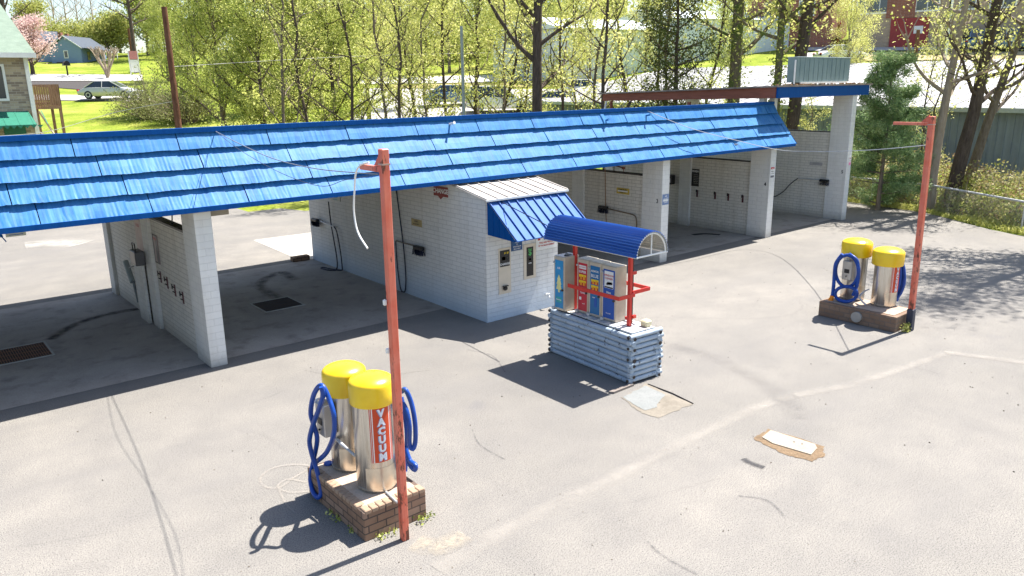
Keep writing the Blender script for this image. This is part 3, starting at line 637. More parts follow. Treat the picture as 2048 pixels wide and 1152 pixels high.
brush(24.80, [(14.43, 1.27), (13.66, 1.28)], (13.45, 1.27, 1), [[(14.43, 1.27), (14.7, 1.05), (15.0, .72), (15.4, .50), (15.9, .45)]], 'small foam brush on the far end bay wall with a drooping black hose')
b = MB(); b.tube(smoothpath([(15.40, 14.72, 2.45), (15.42, 14.72, 2.0), (15.43, 14.70, 1.3), (15.43, 14.64, .6), (15.40, 14.6, .1)], 6), .011, 6); o = b.build('wash_hose', mat('rust_hose', (.26, .13, .05), .7), None, True, origin=(15.4, 14.7, .1)); tag(o, 'thin rust-coloured hose hanging straight down the wall of the bay marked 3', 'hose')
b = MB(); b.tube(smoothpath([(3.98, 14.6, 2.86), (4.06, 14.55, 2.6), (3.99, 14.4, 2.24)], 6), .012, 6); o = b.build('wash_hose', RUB, None, True, origin=(4, 14.4, 2.24)); tag(o, 'short blue-black hose hanging in the opening above the leftmost bay half wall', 'hose')
b = MB(); b.tube([Yp(-14, 452, 13.2), Yp(4, 474, 13.2)], .02, 8); b.tube([Yp(4, 474, 13.2), Yp(12.5, 483.5, 13.2)], .009, 6); o = b.build('spray_wand', BLUED, None, True, origin=Yp(0, 470, 13.2)); tag(o, 'dark blue spray wand tip poking in at the left picture edge below the eave', 'spray wand')
bw = thing('hose_boom', 'rust-red overhead boom bracket above the half wall of the bay marked 3', 'boom', (15.7, 14.2, 2.86))
b = MB(); b.tube([Xp(1213, 326, 15.8), Xp(1247, 336, 15.8)], .02, 6); b.build('arm', OXR, bw); b = MB(); b.tube([Xp(1247, 336, 15.8), Xp(1248, 350, 15.8)], .012, 6); b.lathe([(.05, Xp(1247, 336, 15.8).z-.03), (.05, Xp(1247, 336, 15.8).z+.03)], 15.8, Xp(1247, 336, 15.8).y, 10); b.build('swivel', OXR, bw)
tag(MB().rbox(8.35, 8.83, 19.42, 19.62, .004, .13, .01).build('loose_brick', BRK, None, origin=(8.6, 19.5, 0)), 'lone brown brick block at the back corner of the booth wall', 'brick')

# ---------------------------------------------------------------- vacuum islands
def bend_text(b, txt, size, cx, cy, rad, ang, z, bold=.03, **k):
    v, f = text_pts(txt, size, bold, **k); base = len(b.v)
    for x, y, _ in v: a = ang+x/rad; b.v.append((cx+rad*math.cos(a), cy+rad*math.sin(a), z+y))
    for q in f: b.face([base+i for i in q])
def arcpatch(b, cx, cy, rad, a0, a1, z0, z1, n=12):
    A = [a0+(a1-a0)*i/n for i in range(n+1)]
    b.loft([[(cx+rad*math.cos(a), cy+rad*math.sin(a), z) for a in A] for z in (z0, z1)], closed=False)
def vacuum(cx, cy, z0, rad, zc, crad, zs, ztop, lab, decal, box_side, hose_paths, nozzle=None, hr=.02):
    r = thing('vacuum_cleaner', lab, 'vacuum', (cx, cy, z0), 'coin operated vacuums on brick plinths')
    b = MB(); b.lathe([(rad*.93, z0), (rad*1.0, z0+.03), (rad, zc+.05)], cx, cy, 48); b.build('canister', STEEL, r, True)
    b = MB(); b.lathe([(rad*1.012, z0+.035), (rad*1.012, z0+.05)], cx, cy, 48); arcpatch(b, cx, cy, rad*1.008, R_(-150), R_(-50), z0+.05, z0+.30); b.build('access_door', mat('polished_panel', (.62, .56, .47), .3, .9), r, True)
    pr = [(rad*1.01, zc+.02), (crad*.97, zc), (crad, zc+.015), (crad, zc+(zs-zc)*.5), (crad*1.01, zs-.03), (crad*.995, zs)]
    for i in range(1, 9): t = i/9; pr.append((crad*math.cos(t*math.pi/2), zs+(ztop-zs)*math.sin(t*math.pi/2)))
    b = MB(); b.lathe(pr, cx, cy, 48); b.build('dome_lid', YEL, r, True)
    if decal:
        c0 = R_(-97); h0, h1 = zc-(zc-z0)*.63, zc-.005
        b = MB(); rr = rad*1.004; arcpatch(b, cx, cy, rr, c0-R_(34), c0+R_(34), h0, h1); b.build('decal', mat('decal_white', (.75, .73, .70), .4, var=0), r, True)
        b = MB(); rr = rad*1.008; arcpatch(b, cx, cy, rr, c0-R_(24), c0+R_(24), h0, h1); b.cur = 0
        for q in (-1, 1): arcpatch(b, cx, cy, rr, c0+q*R_(27), c0+q*R_(29.5), h0, h1, 2); arcpatch(b, cx, cy, rr, c0+q*R_(31), c0+q*R_(33.5), h0, h1, 2)
        b.build('decal_red', mat('decal_orange_red', (.55, .06, .015), .4, var=.05), r, True)
        ls = (h1-h0)/6.2; b = MB(); b2 = MB()
        for i, c in enumerate('VACUUM'):
            z = h1-ls*(i+.62); bend_text(b, c, ls*1.12, cx, cy, rad*1.018, c0, z, .055); bend_text(b2, c, ls*1.12, cx, cy, rad*1.013, c0-.03, z-ls*.05, .075)
        b.build('lettering', mat('letter_silver', (.70, .74, .80), .4, var=0), r); b2.build('lettering_shadow', mat('letter_shadow', (.22, .30, .45), .4, var=0), r)
    sx = -1
    b = MB(); bx_, by_ = cx+box_side[0], cy+box_side[1]; zz = zc-.02
    b.rbox(bx_-.07, bx_+.07, by_-.10, by_+.10, zz-.42, zz-.04, .012); bo = b.build('coin_box', mat('coin_box_grey', (.42, .40, .37), .35, .5), r)
    b = MB(); q = -1 if box_side[0] < 0 else 1; fx = bx_+q*.072
    b.box(fx-.003, fx+.003, by_-.05, by_+.05, zz-.28, zz-.20); b.tube([(fx-.004, by_, zz-.34), (fx+q*.02, by_, zz-.34)], .012, 8); bo2 = b.build('coin_slot', BLK, bo)
    b = MB(); b.tube(smoothpath([(bx_, by_, zz-.03), (bx_+q*.06, by_, zz+.02), (bx_+q*.12, by_, zz-.0)], 4), .014, 6); b.build('hose_hook', GREYM, r, True)
    for hp in hose_paths:
        P = smoothpath(hp, 10); Q = [P[0]]
        for p in P[1:]:
            while (p-Q[-1]).length > .011: Q.append(Q[-1]+(p-Q[-1]).normalized()*.011)
        b = MB(); b.tube(Q, [hr*(1.0 if i % 2 else .88) for i in range(len(Q))], 10); b.build('hose', HOSE, r, True)
    if nozzle:
        b = MB(); b.tube(nozzle, [hr*1.1, hr*1.2, hr*2.0], 8); b.build('nozzle', mat('orange_nozzle', (.80, .25, .01), .4), r, True)
    return r
def c5(x, y): return (x/2.619+500, y/2.619+680)
def c6(x, y): return (x/3.84+1560, y/3.84+430)
b = MB(); b.box(3.30, 4.06, 6.48, 7.80, 0, .335); o = b.build('brick_plinth', BRK, None, origin=(3.68, 7.2, 0), bevel=.01); tag(o, 'low brown brick plinth under the near pair of vacuums', 'brick plinth', 'brick plinths under the vacuums')
b = MB(); b.box(3.36, 4.0, 6.56, 7.74, .336, .345)
tp = b.build('mortar_top', m_concrete('mortar_top_mat', (.42, .32, .24), (.52, .42, .33), (.25, .17, .12), .6, 6), o)
b = MB(); random.seed(8)
for i in range(9):
    x = 3.32+i*.082; b.rbox(x, x+.075, 6.478, 6.60, .30, .352, .008)
for i in range(14): y = 6.62+i*.083; b.rbox(3.298, 3.40, y, y+.073, .30, .352, .008)
b.build('coping_bricks', m_brick('coping_brick', ((.34, .24, .165), (.29, .20, .14)), (.3, .24, .18), 1, 1), o)
XH = 3.30
h1 = [Xp(*c5(x, y), XH+dx) for x, y, dx in ((345, 640, .05), (400, 590, .04), (438, 500, .0), (440, 400, -.02), (415, 310, -.02), (375, 238, -.05), (335, 285, -.06), (318, 380, -.04), (335, 450, .0), (352, 520, .03), (335, 620, .03), (316, 720, 0), (330, 795, -.03), (358, 825, -.03), (372, 790, .0), (352, 690, .0), (322, 590, -.04), (312, 520, -.05), (335, 430, -.06), (362, 360, -.07), (382, 290, -.08), (372, 240, -.10))]
h2 = [Xp(*c5(x, y), 4.08+dx) for x, y, dx in ((795, 270, 0), (815, 262, -.02), (845, 330, .02), (864, 430, .03), (866, 530, .03), (852, 572, .0), (835, 540, -.02), (835, 450, -.05), (820, 370, -.05), (800, 330, -.05))]
h3 = [Xp(*c5(x, y), 4.12+dx) for x, y, dx in ((792, 300, 0), (812, 400, 0), (822, 500, 0), (818, 600, 0), (812, 690, -.03))]
h4 = [Xp(*c5(x, y), 4.10) for x, y in ((812, 560), (838, 630), (866, 655), (864, 680), (838, 655), (815, 600))]
vacuum(3.70, 7.50, .345, .207, 1.265, .245, 1.50, 1.60, 'near rear vacuum with yellow dome and twisted blue hose on its left side', False, (-.27, -.02), [h1], hr=.028)
v1 = vacuum(3.71, 6.90, .345, .220, 1.335, .245, 1.55, 1.65, 'near front vacuum with yellow dome and VACUUM decal beside the rusty red pole', True, (.27, .10), [h2, h3, h4], hr=.028)
b = MB(); P = [Xp(*c5(x, y), 3.5) for x, y in ((450, 515), (480, 545), (515, 575), (550, 605))]; b.tube(P, [.016, .02, .014, .018], 10); b.build('conduit_joint', GREYM, v1, True)
b = MB(); P = [Zp(*c5(x, y), .36) for x, y in ((712, 795), (770, 850))]; b.tube([P[0], P[1]], .013, 8); b.build('conduit', GREYM, v1, True)
b = MB(); P = Zp(*c5(410, 645), .36); b.lathe([(.055, .352), (.05, .37), (.02, .378)], P.x, P.y, 10); o = b.build('blue_scrap', HOSE, None, origin=P); tag(o, 'crumpled blue scrap on the near brick plinth behind the rear vacuum', 'scrap')
# far island
b = MB(); b.box(14.18, 14.98, 6.07, 7.60, 0, .30); o = b.build('brick_plinth', m_brick('grey_plinth_brick', ((.20, .13, .09), (.26, .18, .13)), (.15, .12, .1), .2, .085), None, origin=(14.6, 6.85, 0), bevel=.01); tag(o, 'brick plinth under the far vacuums with a round stub on its side', 'brick plinth', 'brick plinths under the vacuums')
b = MB(); b.box(14.25, 14.91, 6.15, 7.53, .301, .31); b.build('mortar_top', m_concrete('mortar_top2', (.36, .27, .21), (.46, .36, .28), (.2, .14, .1), .6, 6), o)
b = MB(); b.lathe([(.10, 14.12), (.10, 14.175)], Xp(*c6(588, 760), 14.14).y, .15, 20, 'x'); b.build('drain_stub', mat('grey_stub', (.33, .31, .28), .7), o, True)
XI = 14.42
H5 = []
for k in range(0, 19): a = R_(-100+k*20); H5.append(Xp(*c6(515+88*math.cos(a), 430+122*math.sin(a)), XI+.02*math.sin(k)))
H6 = []
for k in range(0, 19): a = R_(-100+k*20); H6.append(Xp(*c6(507+84*math.cos(a), 607+58*math.sin(a)), XI-.05+.02*math.cos(k)))
H7 = [Xp(*c6(x, y), XI-.06) for x, y in ((480, 300), (430, 370), (418, 450), (412, 540), (402, 620))]
H8 = [Xp(*c6(x, y), XI) for x, y in ((530, 300), (590, 350), (602, 450), (590, 540), (560, 620))]
nz = [Xp(*c6(x, y), XI-.06) for x, y in ((402, 618), (395, 640), (382, 672))]
H9 = [Xp(*c6(x, y), 15.05+d) for x, y, d in ((915, 360, 0), (932, 355, 0), (950, 420, .02), (953, 510, .02), (930, 590, 0), (890, 640, -.03), (893, 600, -.04), (915, 520, -.05), (922, 430, -.05), (912, 380, -.05))]
H10 = [Xp(*c6(x, y), 15.08) for x, y in ((928, 350), (945, 440), (940, 530), (915, 600), (893, 660))]
vacuum(14.82, 7.26, .31, .225, 1.19, .285, 1.44, 1.54, 'far rear vacuum with yellow dome and blue hose coiled in a figure eight', False, (-.29, -.02), [H5, H6, H7, H8], nz, hr=.036)
v2 = vacuum(14.80, 6.62, .31, .225, 1.12, .285, 1.36, 1.46, 'far front vacuum with yellow dome between its twin and the tall red pole', True, (.29, .05), [H9, H10], hr=.036)
b = MB(); P = [Xp(*c6(x, y), 14.55) for x, y in ((596, 640), (625, 610), (650, 585), (685, 570))]; b.tube(P, [.022, .03, .015, .013], 8); b.tube([Xp(*c6(x, y), 14.5) for x, y in ((610, 635), (632, 665), (660, 690))], .018, 6); b.build('conduit_joint', GREYM, v2, True)

# red poles
def pole(x, y, h, w2, lab, arm):
    r = thing('steel_pole', lab, 'pole', (x, y, 0), 'red square steel poles beside the vacuums')
    b = MB(); b.rbox(x-w2, x+w2, y-w2, y+w2, 0, h, .006); b.build('post', RED, r)
    b = MB(); b.box(x-w2-.004, x+w2+.004, y-w2-.004, y+w2+.004, h-.145, h-.13); b.build('strap', mat('strap_tan', (.45, .3, .25), .5, .4), r)
    b = MB(); (ay, az, al) = arm; d = Vector((-.80, .60, 0)).normalized() if False else Vector((0, 1, 0))
    b.box(x-.025, x+.025, y+w2+.001, y+al, az-.025, az+.025); b.prism([(x-.012, y+w2, az+.03), (x-.012, y+w2+.13, az+.03), (x-.012, y+w2, az+.16)], (.024, 0, 0)); b.build('arm', RED, r)
    return r
pole(3.64, 6.26, 4.03, .038, 'rusty red square pole in front of the near vacuums', (0, 3.84, .42))
pole(14.545, 5.965, 3.93, .047, 'red square pole beside the far vacuums with a bare arm', (0, 3.80, .66))
p2 = [o for o in bpy.data.objects if o.name == 'steel_pole.001'][0]; p2.rotation_euler = (-.010, -.012, 0)
b = MB(); b.rbox(14.485, 14.605, 5.905, 6.025, 0, .42, .01); b.build('base_sleeve', mat('sleeve_dark', (.03, .035, .06), .5), p2)
b = MB(); b.tube([(14.59, 5.965, 3.55), (14.66, 5.965, 3.60)], .02, 6); b.build('clamp', GREYM, p2)
for z in (2.55, 2.06): b = MB(); b.rbox(3.568, 3.600, 6.275, 6.31, z, z+.055, .006); b.build('junction_box', WHT, [o for o in bpy.data.objects if o.name == 'steel_pole'][0])
def cable(name, label, pts, r, m, cat='cable'):
    b = MB(); b.tube(smoothpath(pts, 8), r, 6); o = b.build(name, m, None, True, origin=pts[0]); tag(o, label, cat); return o
A1 = Vector((3.60, 6.31, 3.80)); R1 = Yp(430, 262, 13.15)
cable('overhead_cable', 'pale cable sagging from the near red pole up to the blue eave', [A1, A1.lerp(R1, .25)-Vector((0, 0, .12)), A1.lerp(R1, .5)-Vector((0, 0, .16)), A1.lerp(R1, .75)-Vector((0, 0, .1)), R1], .006, mat('cable_grey', (.22, .24, .28), .6))
cable('overhead_cable', 'dark second cable drooping lower beside the near red pole', [A1, Vector(Xp(690, 360, 3.75)), Vector(Xp(640, 372, 3.8)), Vector(Xp(560, 345, 3.9)), Vector(Xp(480, 300, 4.05)), R1], .0035, mat('cable_dark', (.05, .06, .09), .6))
b = MB(); P = [Xp(x, y, 3.62) for x, y in ((738, 325), (722, 330), (712, 345), (709, 380), (708, 425), (716, 465), (735, 497))]
b.tube(smoothpath(P, 8), .0095, 8); o = b.build('air_hose', WHT, None, True, origin=P[-1]); tag(o, 'white tube dangling from the arm of the near red pole', 'hose')
A2 = Vector((14.47, 5.99, 3.44)); R2 = Yp(1295, 222, 13.12)
cable('overhead_cable', 'thin pale cable from the far red pole across to the blue eave', [A2, Yp(1740, 300, 8.5), Yp(1640, 303, 11.0), Yp(1560, 300, 12.2), Yp(1470, 280, 12.3), Yp(1380, 256, 12.6), R2], .009, mat('cable_pale', (.40, .42, .45), .6))
cable('overhead_cable', 'thin dark brace wire from the booth roof to the vending canopy', [Xp(988, 396, 9.3), Xp(1108, 458, 8.9)], .009, RUB)

# ---------------------------------------------------------------- vending stand
vs = thing('vending_stand', 'vending stand with blue barrel canopy on red posts over a peeling log base', 'vending stand', (8.9, 8.55, 0))
ROTB = Matrix.Rotation(R_(-3), 4, 'Z')
def rot(p, c=(8.62, 7.6)): q = ROTB @ Vector((p[0]-c[0], p[1]-c[1], p[2])); return (q.x+c[0], q.y+c[1], q.z)
random.seed(11); b = MB(); n = 9; hh = .80/n
for i in range(n):
    z = hh*(i+.5); rr = hh*.505; j = random.uniform(-.012, .012); o1, o2 = random.uniform(-.01, .03), random.uniform(-.01, .03)
    for x in (8.62+j, 9.19+j): b.tube([rot((x, 7.57-o1, z)), rot((x+.005, 8.5, z+random.uniform(-.004, .004))), rot((x, 9.56+o2, z))], rr, 10)
    z2 = z+hh*.25
    for y in (7.60+j, 9.52+j): b.tube([rot((8.56-o1, y, z2)), rot((9.26+o2, y, z2))], rr*.9, 10)
lb = b.build('log_base', WOODP, vs, True)
b = MB(); b.prism([rot(p) for p in ((8.63, 7.61, .02), (9.18, 7.61, .02), (9.18, 9.51, .02), (8.63, 9.51, .02))], (0, 0, .77)); b.build('log_core', mat('log_gap_dark', (.035, .03, .03), .9), lb)  # dark box added inside the logs, painting the shade of their gaps
random.seed(4); b = MB()
for i in range(n):
    z = hh*(i+.5)
    for x in (8.62, 9.19):
        if random.random() < .8: b.tube([rot((x, 7.538, z)), rot((x, 7.528, z))], hh*.5*random.uniform(.5, .8), 9)
for i in range(n):
    z = hh*(i+.75)
    for y in (7.60, 9.52):
        if random.random() < .8: b.tube([rot((8.543, y, z)), rot((8.533, y, z))], hh*.45*random.uniform(.5, .8), 9)
b.build('log_end', mat('log_end_dark', (.05, .04, .035), .9, scale=30, var=.5), lb)
b = MB(); b.prism([rot(p) for p in ((8.66, 7.64, .80), (9.16, 7.64, .80), (9.16, 9.5, .80), (8.66, 9.5, .80))], (0, 0, .025)); b.build('base_top', m_paintmetal('worn_top', (.38, .42, .46), (.55, .52, .48), .7, (10, 2, 10), rust=(.20, .15, .12), rth=.58), vs)
for (x, y) in ((8.90, 7.92), (8.90, 9.16)):
    b = MB(); b.rbox(x-.03, x+.03, y-.03, y+.03, .826, 2.08, .005); b.build('post', REDB, vs)
b = MB(); b.box(9.02, 9.05, 7.98, 8.01, .826, 1.95); b.build('rear_pipe', BLK, vs)
# barrel canopy (corrugated)
CX, CZ, CR, Y0, Y1 = 8.86, 2.0, .36, 7.45, 9.50
BAR = m_paintmetal('canopy_blue', (.006, .06, .29), (.010, .085, .36), .28, (2, 1, 30), spec=.6, coat=1)
b = MB(); Nc = 132; out = []; inn = []
for i in range(Nc+1):
    a = math.pi*(1-i/Nc); q = CR+.011*math.sin(i/Nc*26*2*math.pi); out.append((CX+q*math.cos(a), CZ+.06+q*math.sin(a)*1.0)); inn.append((CX+(q-.006)*math.cos(a), CZ+.06+(q-.006)*math.sin(a)))
b.loft([[(x, y, z) for x, z in out] for y in (Y0, Y1)], closed=False); b.cur = 1
b.loft([[(x, y, z) for x, z in inn[::-1]] for y in (Y0, Y1)], closed=False)
for yy in (Y0, Y1):
    b.cur = 0
    for i in range(Nc): b.quad((out[i][0], yy, out[i][1]), (out[i+1][0], yy, out[i+1][1]), (inn[i+1][0], yy, inn[i+1][1]), (inn[i][0], yy, inn[i][1]))
b.build('canopy', [BAR, mat('canopy_underside', (.50, .50, .46), .5)], vs)
b = MB()
for yy in (Y0+.03, Y1-.03):
    b.tube([(CX+(CR-.03)*math.cos(math.pi*i/16), yy, CZ+.06+(CR-.03)*math.sin(math.pi*i/16)) for i in range(17)], .014, 6)
    b.tube([(CX-CR+.02, yy, CZ+.06), (CX+CR-.02, yy, CZ+.06)], .014, 6); b.tube([(CX, yy, CZ+.06), (CX, yy, CZ+CR+.02)], .012, 6)
b.tube([(CX-CR+.02, Y0, CZ+.06), (CX-CR+.02, Y1, CZ+.06)], .012, 6); b.tube([(CX+CR-.02, Y0, CZ+.06), (CX+CR-.02, Y1, CZ+.06)], .012, 6)
b.build('canopy_frame', WHT, vs, True)
b = MB(); zr = 1.37; X0, X1, Ya, Yb = 8.50, 9.32, 7.78, 8.92
b.box(X0, X0+.02, Ya, Yb, zr-.03, zr+.03); b.box(X0+.02, 8.87, Ya, Ya+.02, zr-.03, zr+.03); b.box(8.93, X1, Ya+.1, Ya+.12, zr-.03, zr+.03); b.box(X1, X1+.02, Ya+.1, Yb, zr-.03, zr+.03)
b.box(8.93, 9.0, 7.86, 7.9, .95, 1.0); b.box(8.93, 9.02, 7.89, 7.92, 1.66, 1.71); b.box(8.87, 9.02, 7.955, 7.985, .92, .97)
b.build('locking_bar', REDB, vs)
tag(MB().rbox(9.02, 9.16, 7.66, 7.80, .826, .93, .02).build('sponge_block', mat('cream_block', (.62, .55, .36), .8), None, origin=(9.09, 7.73, .826)), 'cream coloured block standing on the front right corner of the log base', 'block')
# machines
def machine(y0, y1, x, z0, z1, dep, lab, pm, deco):
    r = thing('vending_machine', lab, 'vending machine', (x+dep/2, (y0+y1)/2, z0), 'vending machines on the log base')
    b = MB(); b.rbox(x, x+dep, y0, y1, z0, z1, .008); b.build('cabinet', BEIG, r)
    b = MB(); b.box(x-.006, x-.001, y0+.012, y1-.012, z0+.012, z1-.012); b.build('door', mat('door_beige', (.56, .49, .40), .35, .3), r)
    w2, h2 = (y1-y0)*.76, (z1-z0)*.88; cy, cz = (y0+y1)/2-.005, (z0+z1)/2-.01
    b = MB(); b.box(x-.010, x-.007, cy-w2/2, cy+w2/2, cz-h2/2, cz+h2/2); b.build('poster', pm, r)
    cnt = 0
    for d in deco:
        b = MB(); kind = d[0]
        if kind == 'r': _, dy, dz, w3, h3, m = d; b.box(x-.0135, x-.0105, cy-dy-w3/2, cy-dy+w3/2, cz+dz-h3/2, cz+dz+h3/2); b.build('poster_panel', m, r)
        elif kind == 'q': _, dy, dz, w3, h3, m = d; b.box(x-.0155, x-.0137, cy-dy-w3/2, cy-dy+w3/2, cz+dz-h3/2, cz+dz+h3/2); b.build('poster_panel', m, r)
        elif kind == 't': _, tx, s_, dy, dz, m = d; add_text(b, tx, s_, (x-.016, cy-dy, cz+dz), **MX); b.build('lettering', m, r)
        elif kind == 'p': _, pts, m = d; b.prism([(x-.0135, cy-p, cz+q) for p, q in pts], (.002, 0, 0)); b.build('emblem', m, r)
    b = MB(); b.tube([(x-.004, y1-.03, z1-.11), (x-.04, y1-.03, z1-.11)], .018, 10); b.build('coin_knob', GREYM, r, True)
    b = MB(); b.lathe([(.02, x-.03), (.02, x-.004)], y0+.04, (z0+z1)/2-.1, 8, 'x'); b.build('key_lock', DKM, r); b = MB(); b.rbox(x-.06, x-.004, (y0+y1)/2+.08, (y0+y1)/2+.14, z0+.0, z0+.05, .008); b.build('lock', GREYM, r)
    return r
pR = mat('poster_red', (.50, .02, .04), .4, var=.1); pB = mat('poster_teal_blue', (.01, .14, .34), .4, var=.1); pB2 = mat('poster_royal_blue', (.01, .08, .36), .4, var=.1); pC = mat('poster_sky_blue', (.03, .26, .52), .4, var=.1)
tree_e = [(-.0, .17), (.045, .08), (.03, .08), (.06, 0.0), (.04, 0.0), (.065, -.09), (.02, -.09), (.02, -.14), (-.02, -.14), (-.02, -.09), (-.065, -.09), (-.04, 0.0), (-.06, 0.0), (-.03, .08), (-.045, .08)]
vm = machine(9.14, 9.40, 8.64, .84, 1.78, .34, 'leftmost vending machine with light blue poster showing a pale yellow tree shape', pC, [('p', tree_e, mat('pale_yellow', (.75, .70, .30), .5)), ('t', 'AIR', .05, 0, .28, TXW), ('r', 0, -.27, .13, .10, mat('poster_green', (.04, .35, .35), .4)), ('t', 'FRESHENER', .026, 0, -.27, TXW)])
b = MB(); b.prism([(8.82, 9.14, 1.79), (8.82, 9.30, 1.80), (8.70, 9.22, 1.785)], (0, 0, .012)); b.build('cloth_scrap', BLK, vm)
fl = mat('flame_orange', (.80, .30, .02), .5)
def fence_tops(dz): return [('r', 0, dz, .165, .085, TXY)] + [('q', -.066+i*.033, dz-.022+h/2, .026, .04+h, fl if i % 2 else TXR) for i, h in enumerate((.0, .02, .008, .028, .012))]
machine(8.775, 9.045, 8.84, .83, 1.76, .24, 'red SUPER poster vending machine just right of the tree one', pR, [('r', 0, .34, .165, .06, WHT), ('t', 'SUPER', .06, 0, .26, TXW), ('t', 'ALL PURPOSE', .024, 0, .34, TXR)] + fence_tops(.17) + fence_tops(.07) + [('r', -.05, -.2, .05, .05, WHT), ('t', 'TOWEL', .04, .02, -.10, TXW), ('t', 'vend', .03, .03, -.28, TXW)])
machine(8.485, 8.765, 8.84, .83, 1.755, .24, 'blue poster vending machine between the red one and the window cleaner one', pB, [('t', 'ARMOR', .05, 0, .32, TXW), ('t', 'BLUE', .075, 0, .24, TXW)] + fence_tops(.14) + fence_tops(.04) + [('r', .02, -.2, .06, .16, pB2), ('t', 'wipes', .03, -.02, -.12, TXW)])
machine(8.15, 8.475, 8.84, .83, 1.75, .24, 'rightmost vending machine with white and blue window cleaner poster', pB2, [('r', 0, .24, .195, .28, WHT), ('t', 'WINDOW', .045, 0, .31, TXR), ('t', 'CLEANER', .042, 0, .26, TXR), ('p', [(-.06, .16), (-.03, .20), (.07, .21), (.08, .17), (-.04, .15)], TXBL), ('r', 0, .115, .18, .02, PNK), ('t', 'Glass', .05, 0, .03, TXW), ('t', 'streak free', .028, 0, -.04, TXW), ('t', 'FULL SIZE', .024, 0, -.32, TXW)])
b = MB()
for i in range(5): y = 8.2+i*.22; b.box(8.70, 8.79, y, y+.07, .826, .831)
b.build('slat', mat('pale_slat', (.7, .66, .58), .6), vs)
# ---------------------------------------------------------------- far structures
GRS = mat('street_concrete', (.46, .44, .41), .85, scale=.4)
def pxquad(name, pts, m, off=.04, n=12): return draped(name, [gp(*p) for p in pts], m, off, n)
pxquad('street', [(40, 163), (285, 163), (285, 150.5), (40, 149)], GRS, .06)
pxquad('driveway', [(60, 201), (300, 204), (300, 193), (60, 191)], GRS, .06)
pxquad('mulch_bed', [(60, 172), (205, 184), (205, 164), (60, 163.5)], mat('grey_mulch', (.055, .048, .045), .95, scale=14, var=.4), .05)
pxquad('parking_lot', [(700, 240), (1230, 236), (1260, 178), (730, 178)], m_concrete('far_asphalt', (.33, .31, .29), (.42, .40, .38), (.2, .19, .19), .4), .05, 20)
pxquad('street', [(720, 170), (1190, 158), (1190, 143), (720, 156)], GRS, .07, 20)
pxquad('dry_bank', [(760, 178), (1220, 172), (1220, 159), (760, 171)], m_grass('dry_bank_grass', [(.3, (.30, .24, .10)), (.55, (.36, .30, .14)), (.75, (.24, .27, .06))], 1.2), .06, 16)
pxquad('street', [(1590, 104), (2070, 103), (2070, 97), (1590, 97)], GRS, .12, 20)
pxquad('parking_lot', [(1590, 122), (1700, 122), (1700, 108), (1590, 108)], GRS, .10, 12)
pxquad('dry_bank', [(1700, 124), (2070, 121), (2070, 105), (1700, 106)], m_grass('bank_grass', [(.3, (.20, .24, .05)), (.5, (.40, .30, .18)), (.75, (.48, .40, .24))], .6), .09, 16)
def lbox(b, *a): b.box(*a); return b
# long metal shed with white roof (wall parallel to the bays)
ZE = Xp(1900, 218, 36).z; ZR = Xp(1717, 129, 51).z
sh = thing('metal_shed', 'long dark grey metal shed with bright white low roof behind the fence', 'shed', (43, 18, .3))
SHW = m_paintmetal('dark_ribbed_metal', (.16, .19, .25), (.21, .25, .32), .5, (.5, 9, .3), faded=(.23, .28, .35))
b = MB(); b.box(36, 66, -6, 42, -.3, ZE)
for i in range(157):
    y = -6+i*.305; b.box(35.965, 35.998, y, y+.05, -.3, ZE-.02)
b.build('shed_wall', SHW, sh)
WR = m_paintmetal('white_metal_roof', (.36, .35, .35), (.50, .49, .49), .5, (.4, 2.5, 1), faded=(.32, .30, .28))
b = MB(); b.loft([[(35.7, y, ZE+.0), (51, y, ZR), (66.3, y, ZE), (66.3, y, ZE+.08), (51, y, ZR+.08), (35.7, y, ZE+.08)] for y in (-6.3, 42.3)], True, True)
for i in range(79):
    y = -6+i*.61; b.prism([(35.7, y, ZE+.081), (51, y, ZR+.081), (51, y+.04, ZR+.081), (35.7, y+.04, ZE+.081)], (0, 0, .04))
b.build('shed_roof', WR, sh)
b = MB(); b.box(35.56, 35.69, -6.3, 42.3, ZE-.1, ZE+.09); b.build('gutter', mat('gutter_grey', (.38, .42, .42), .5), sh)
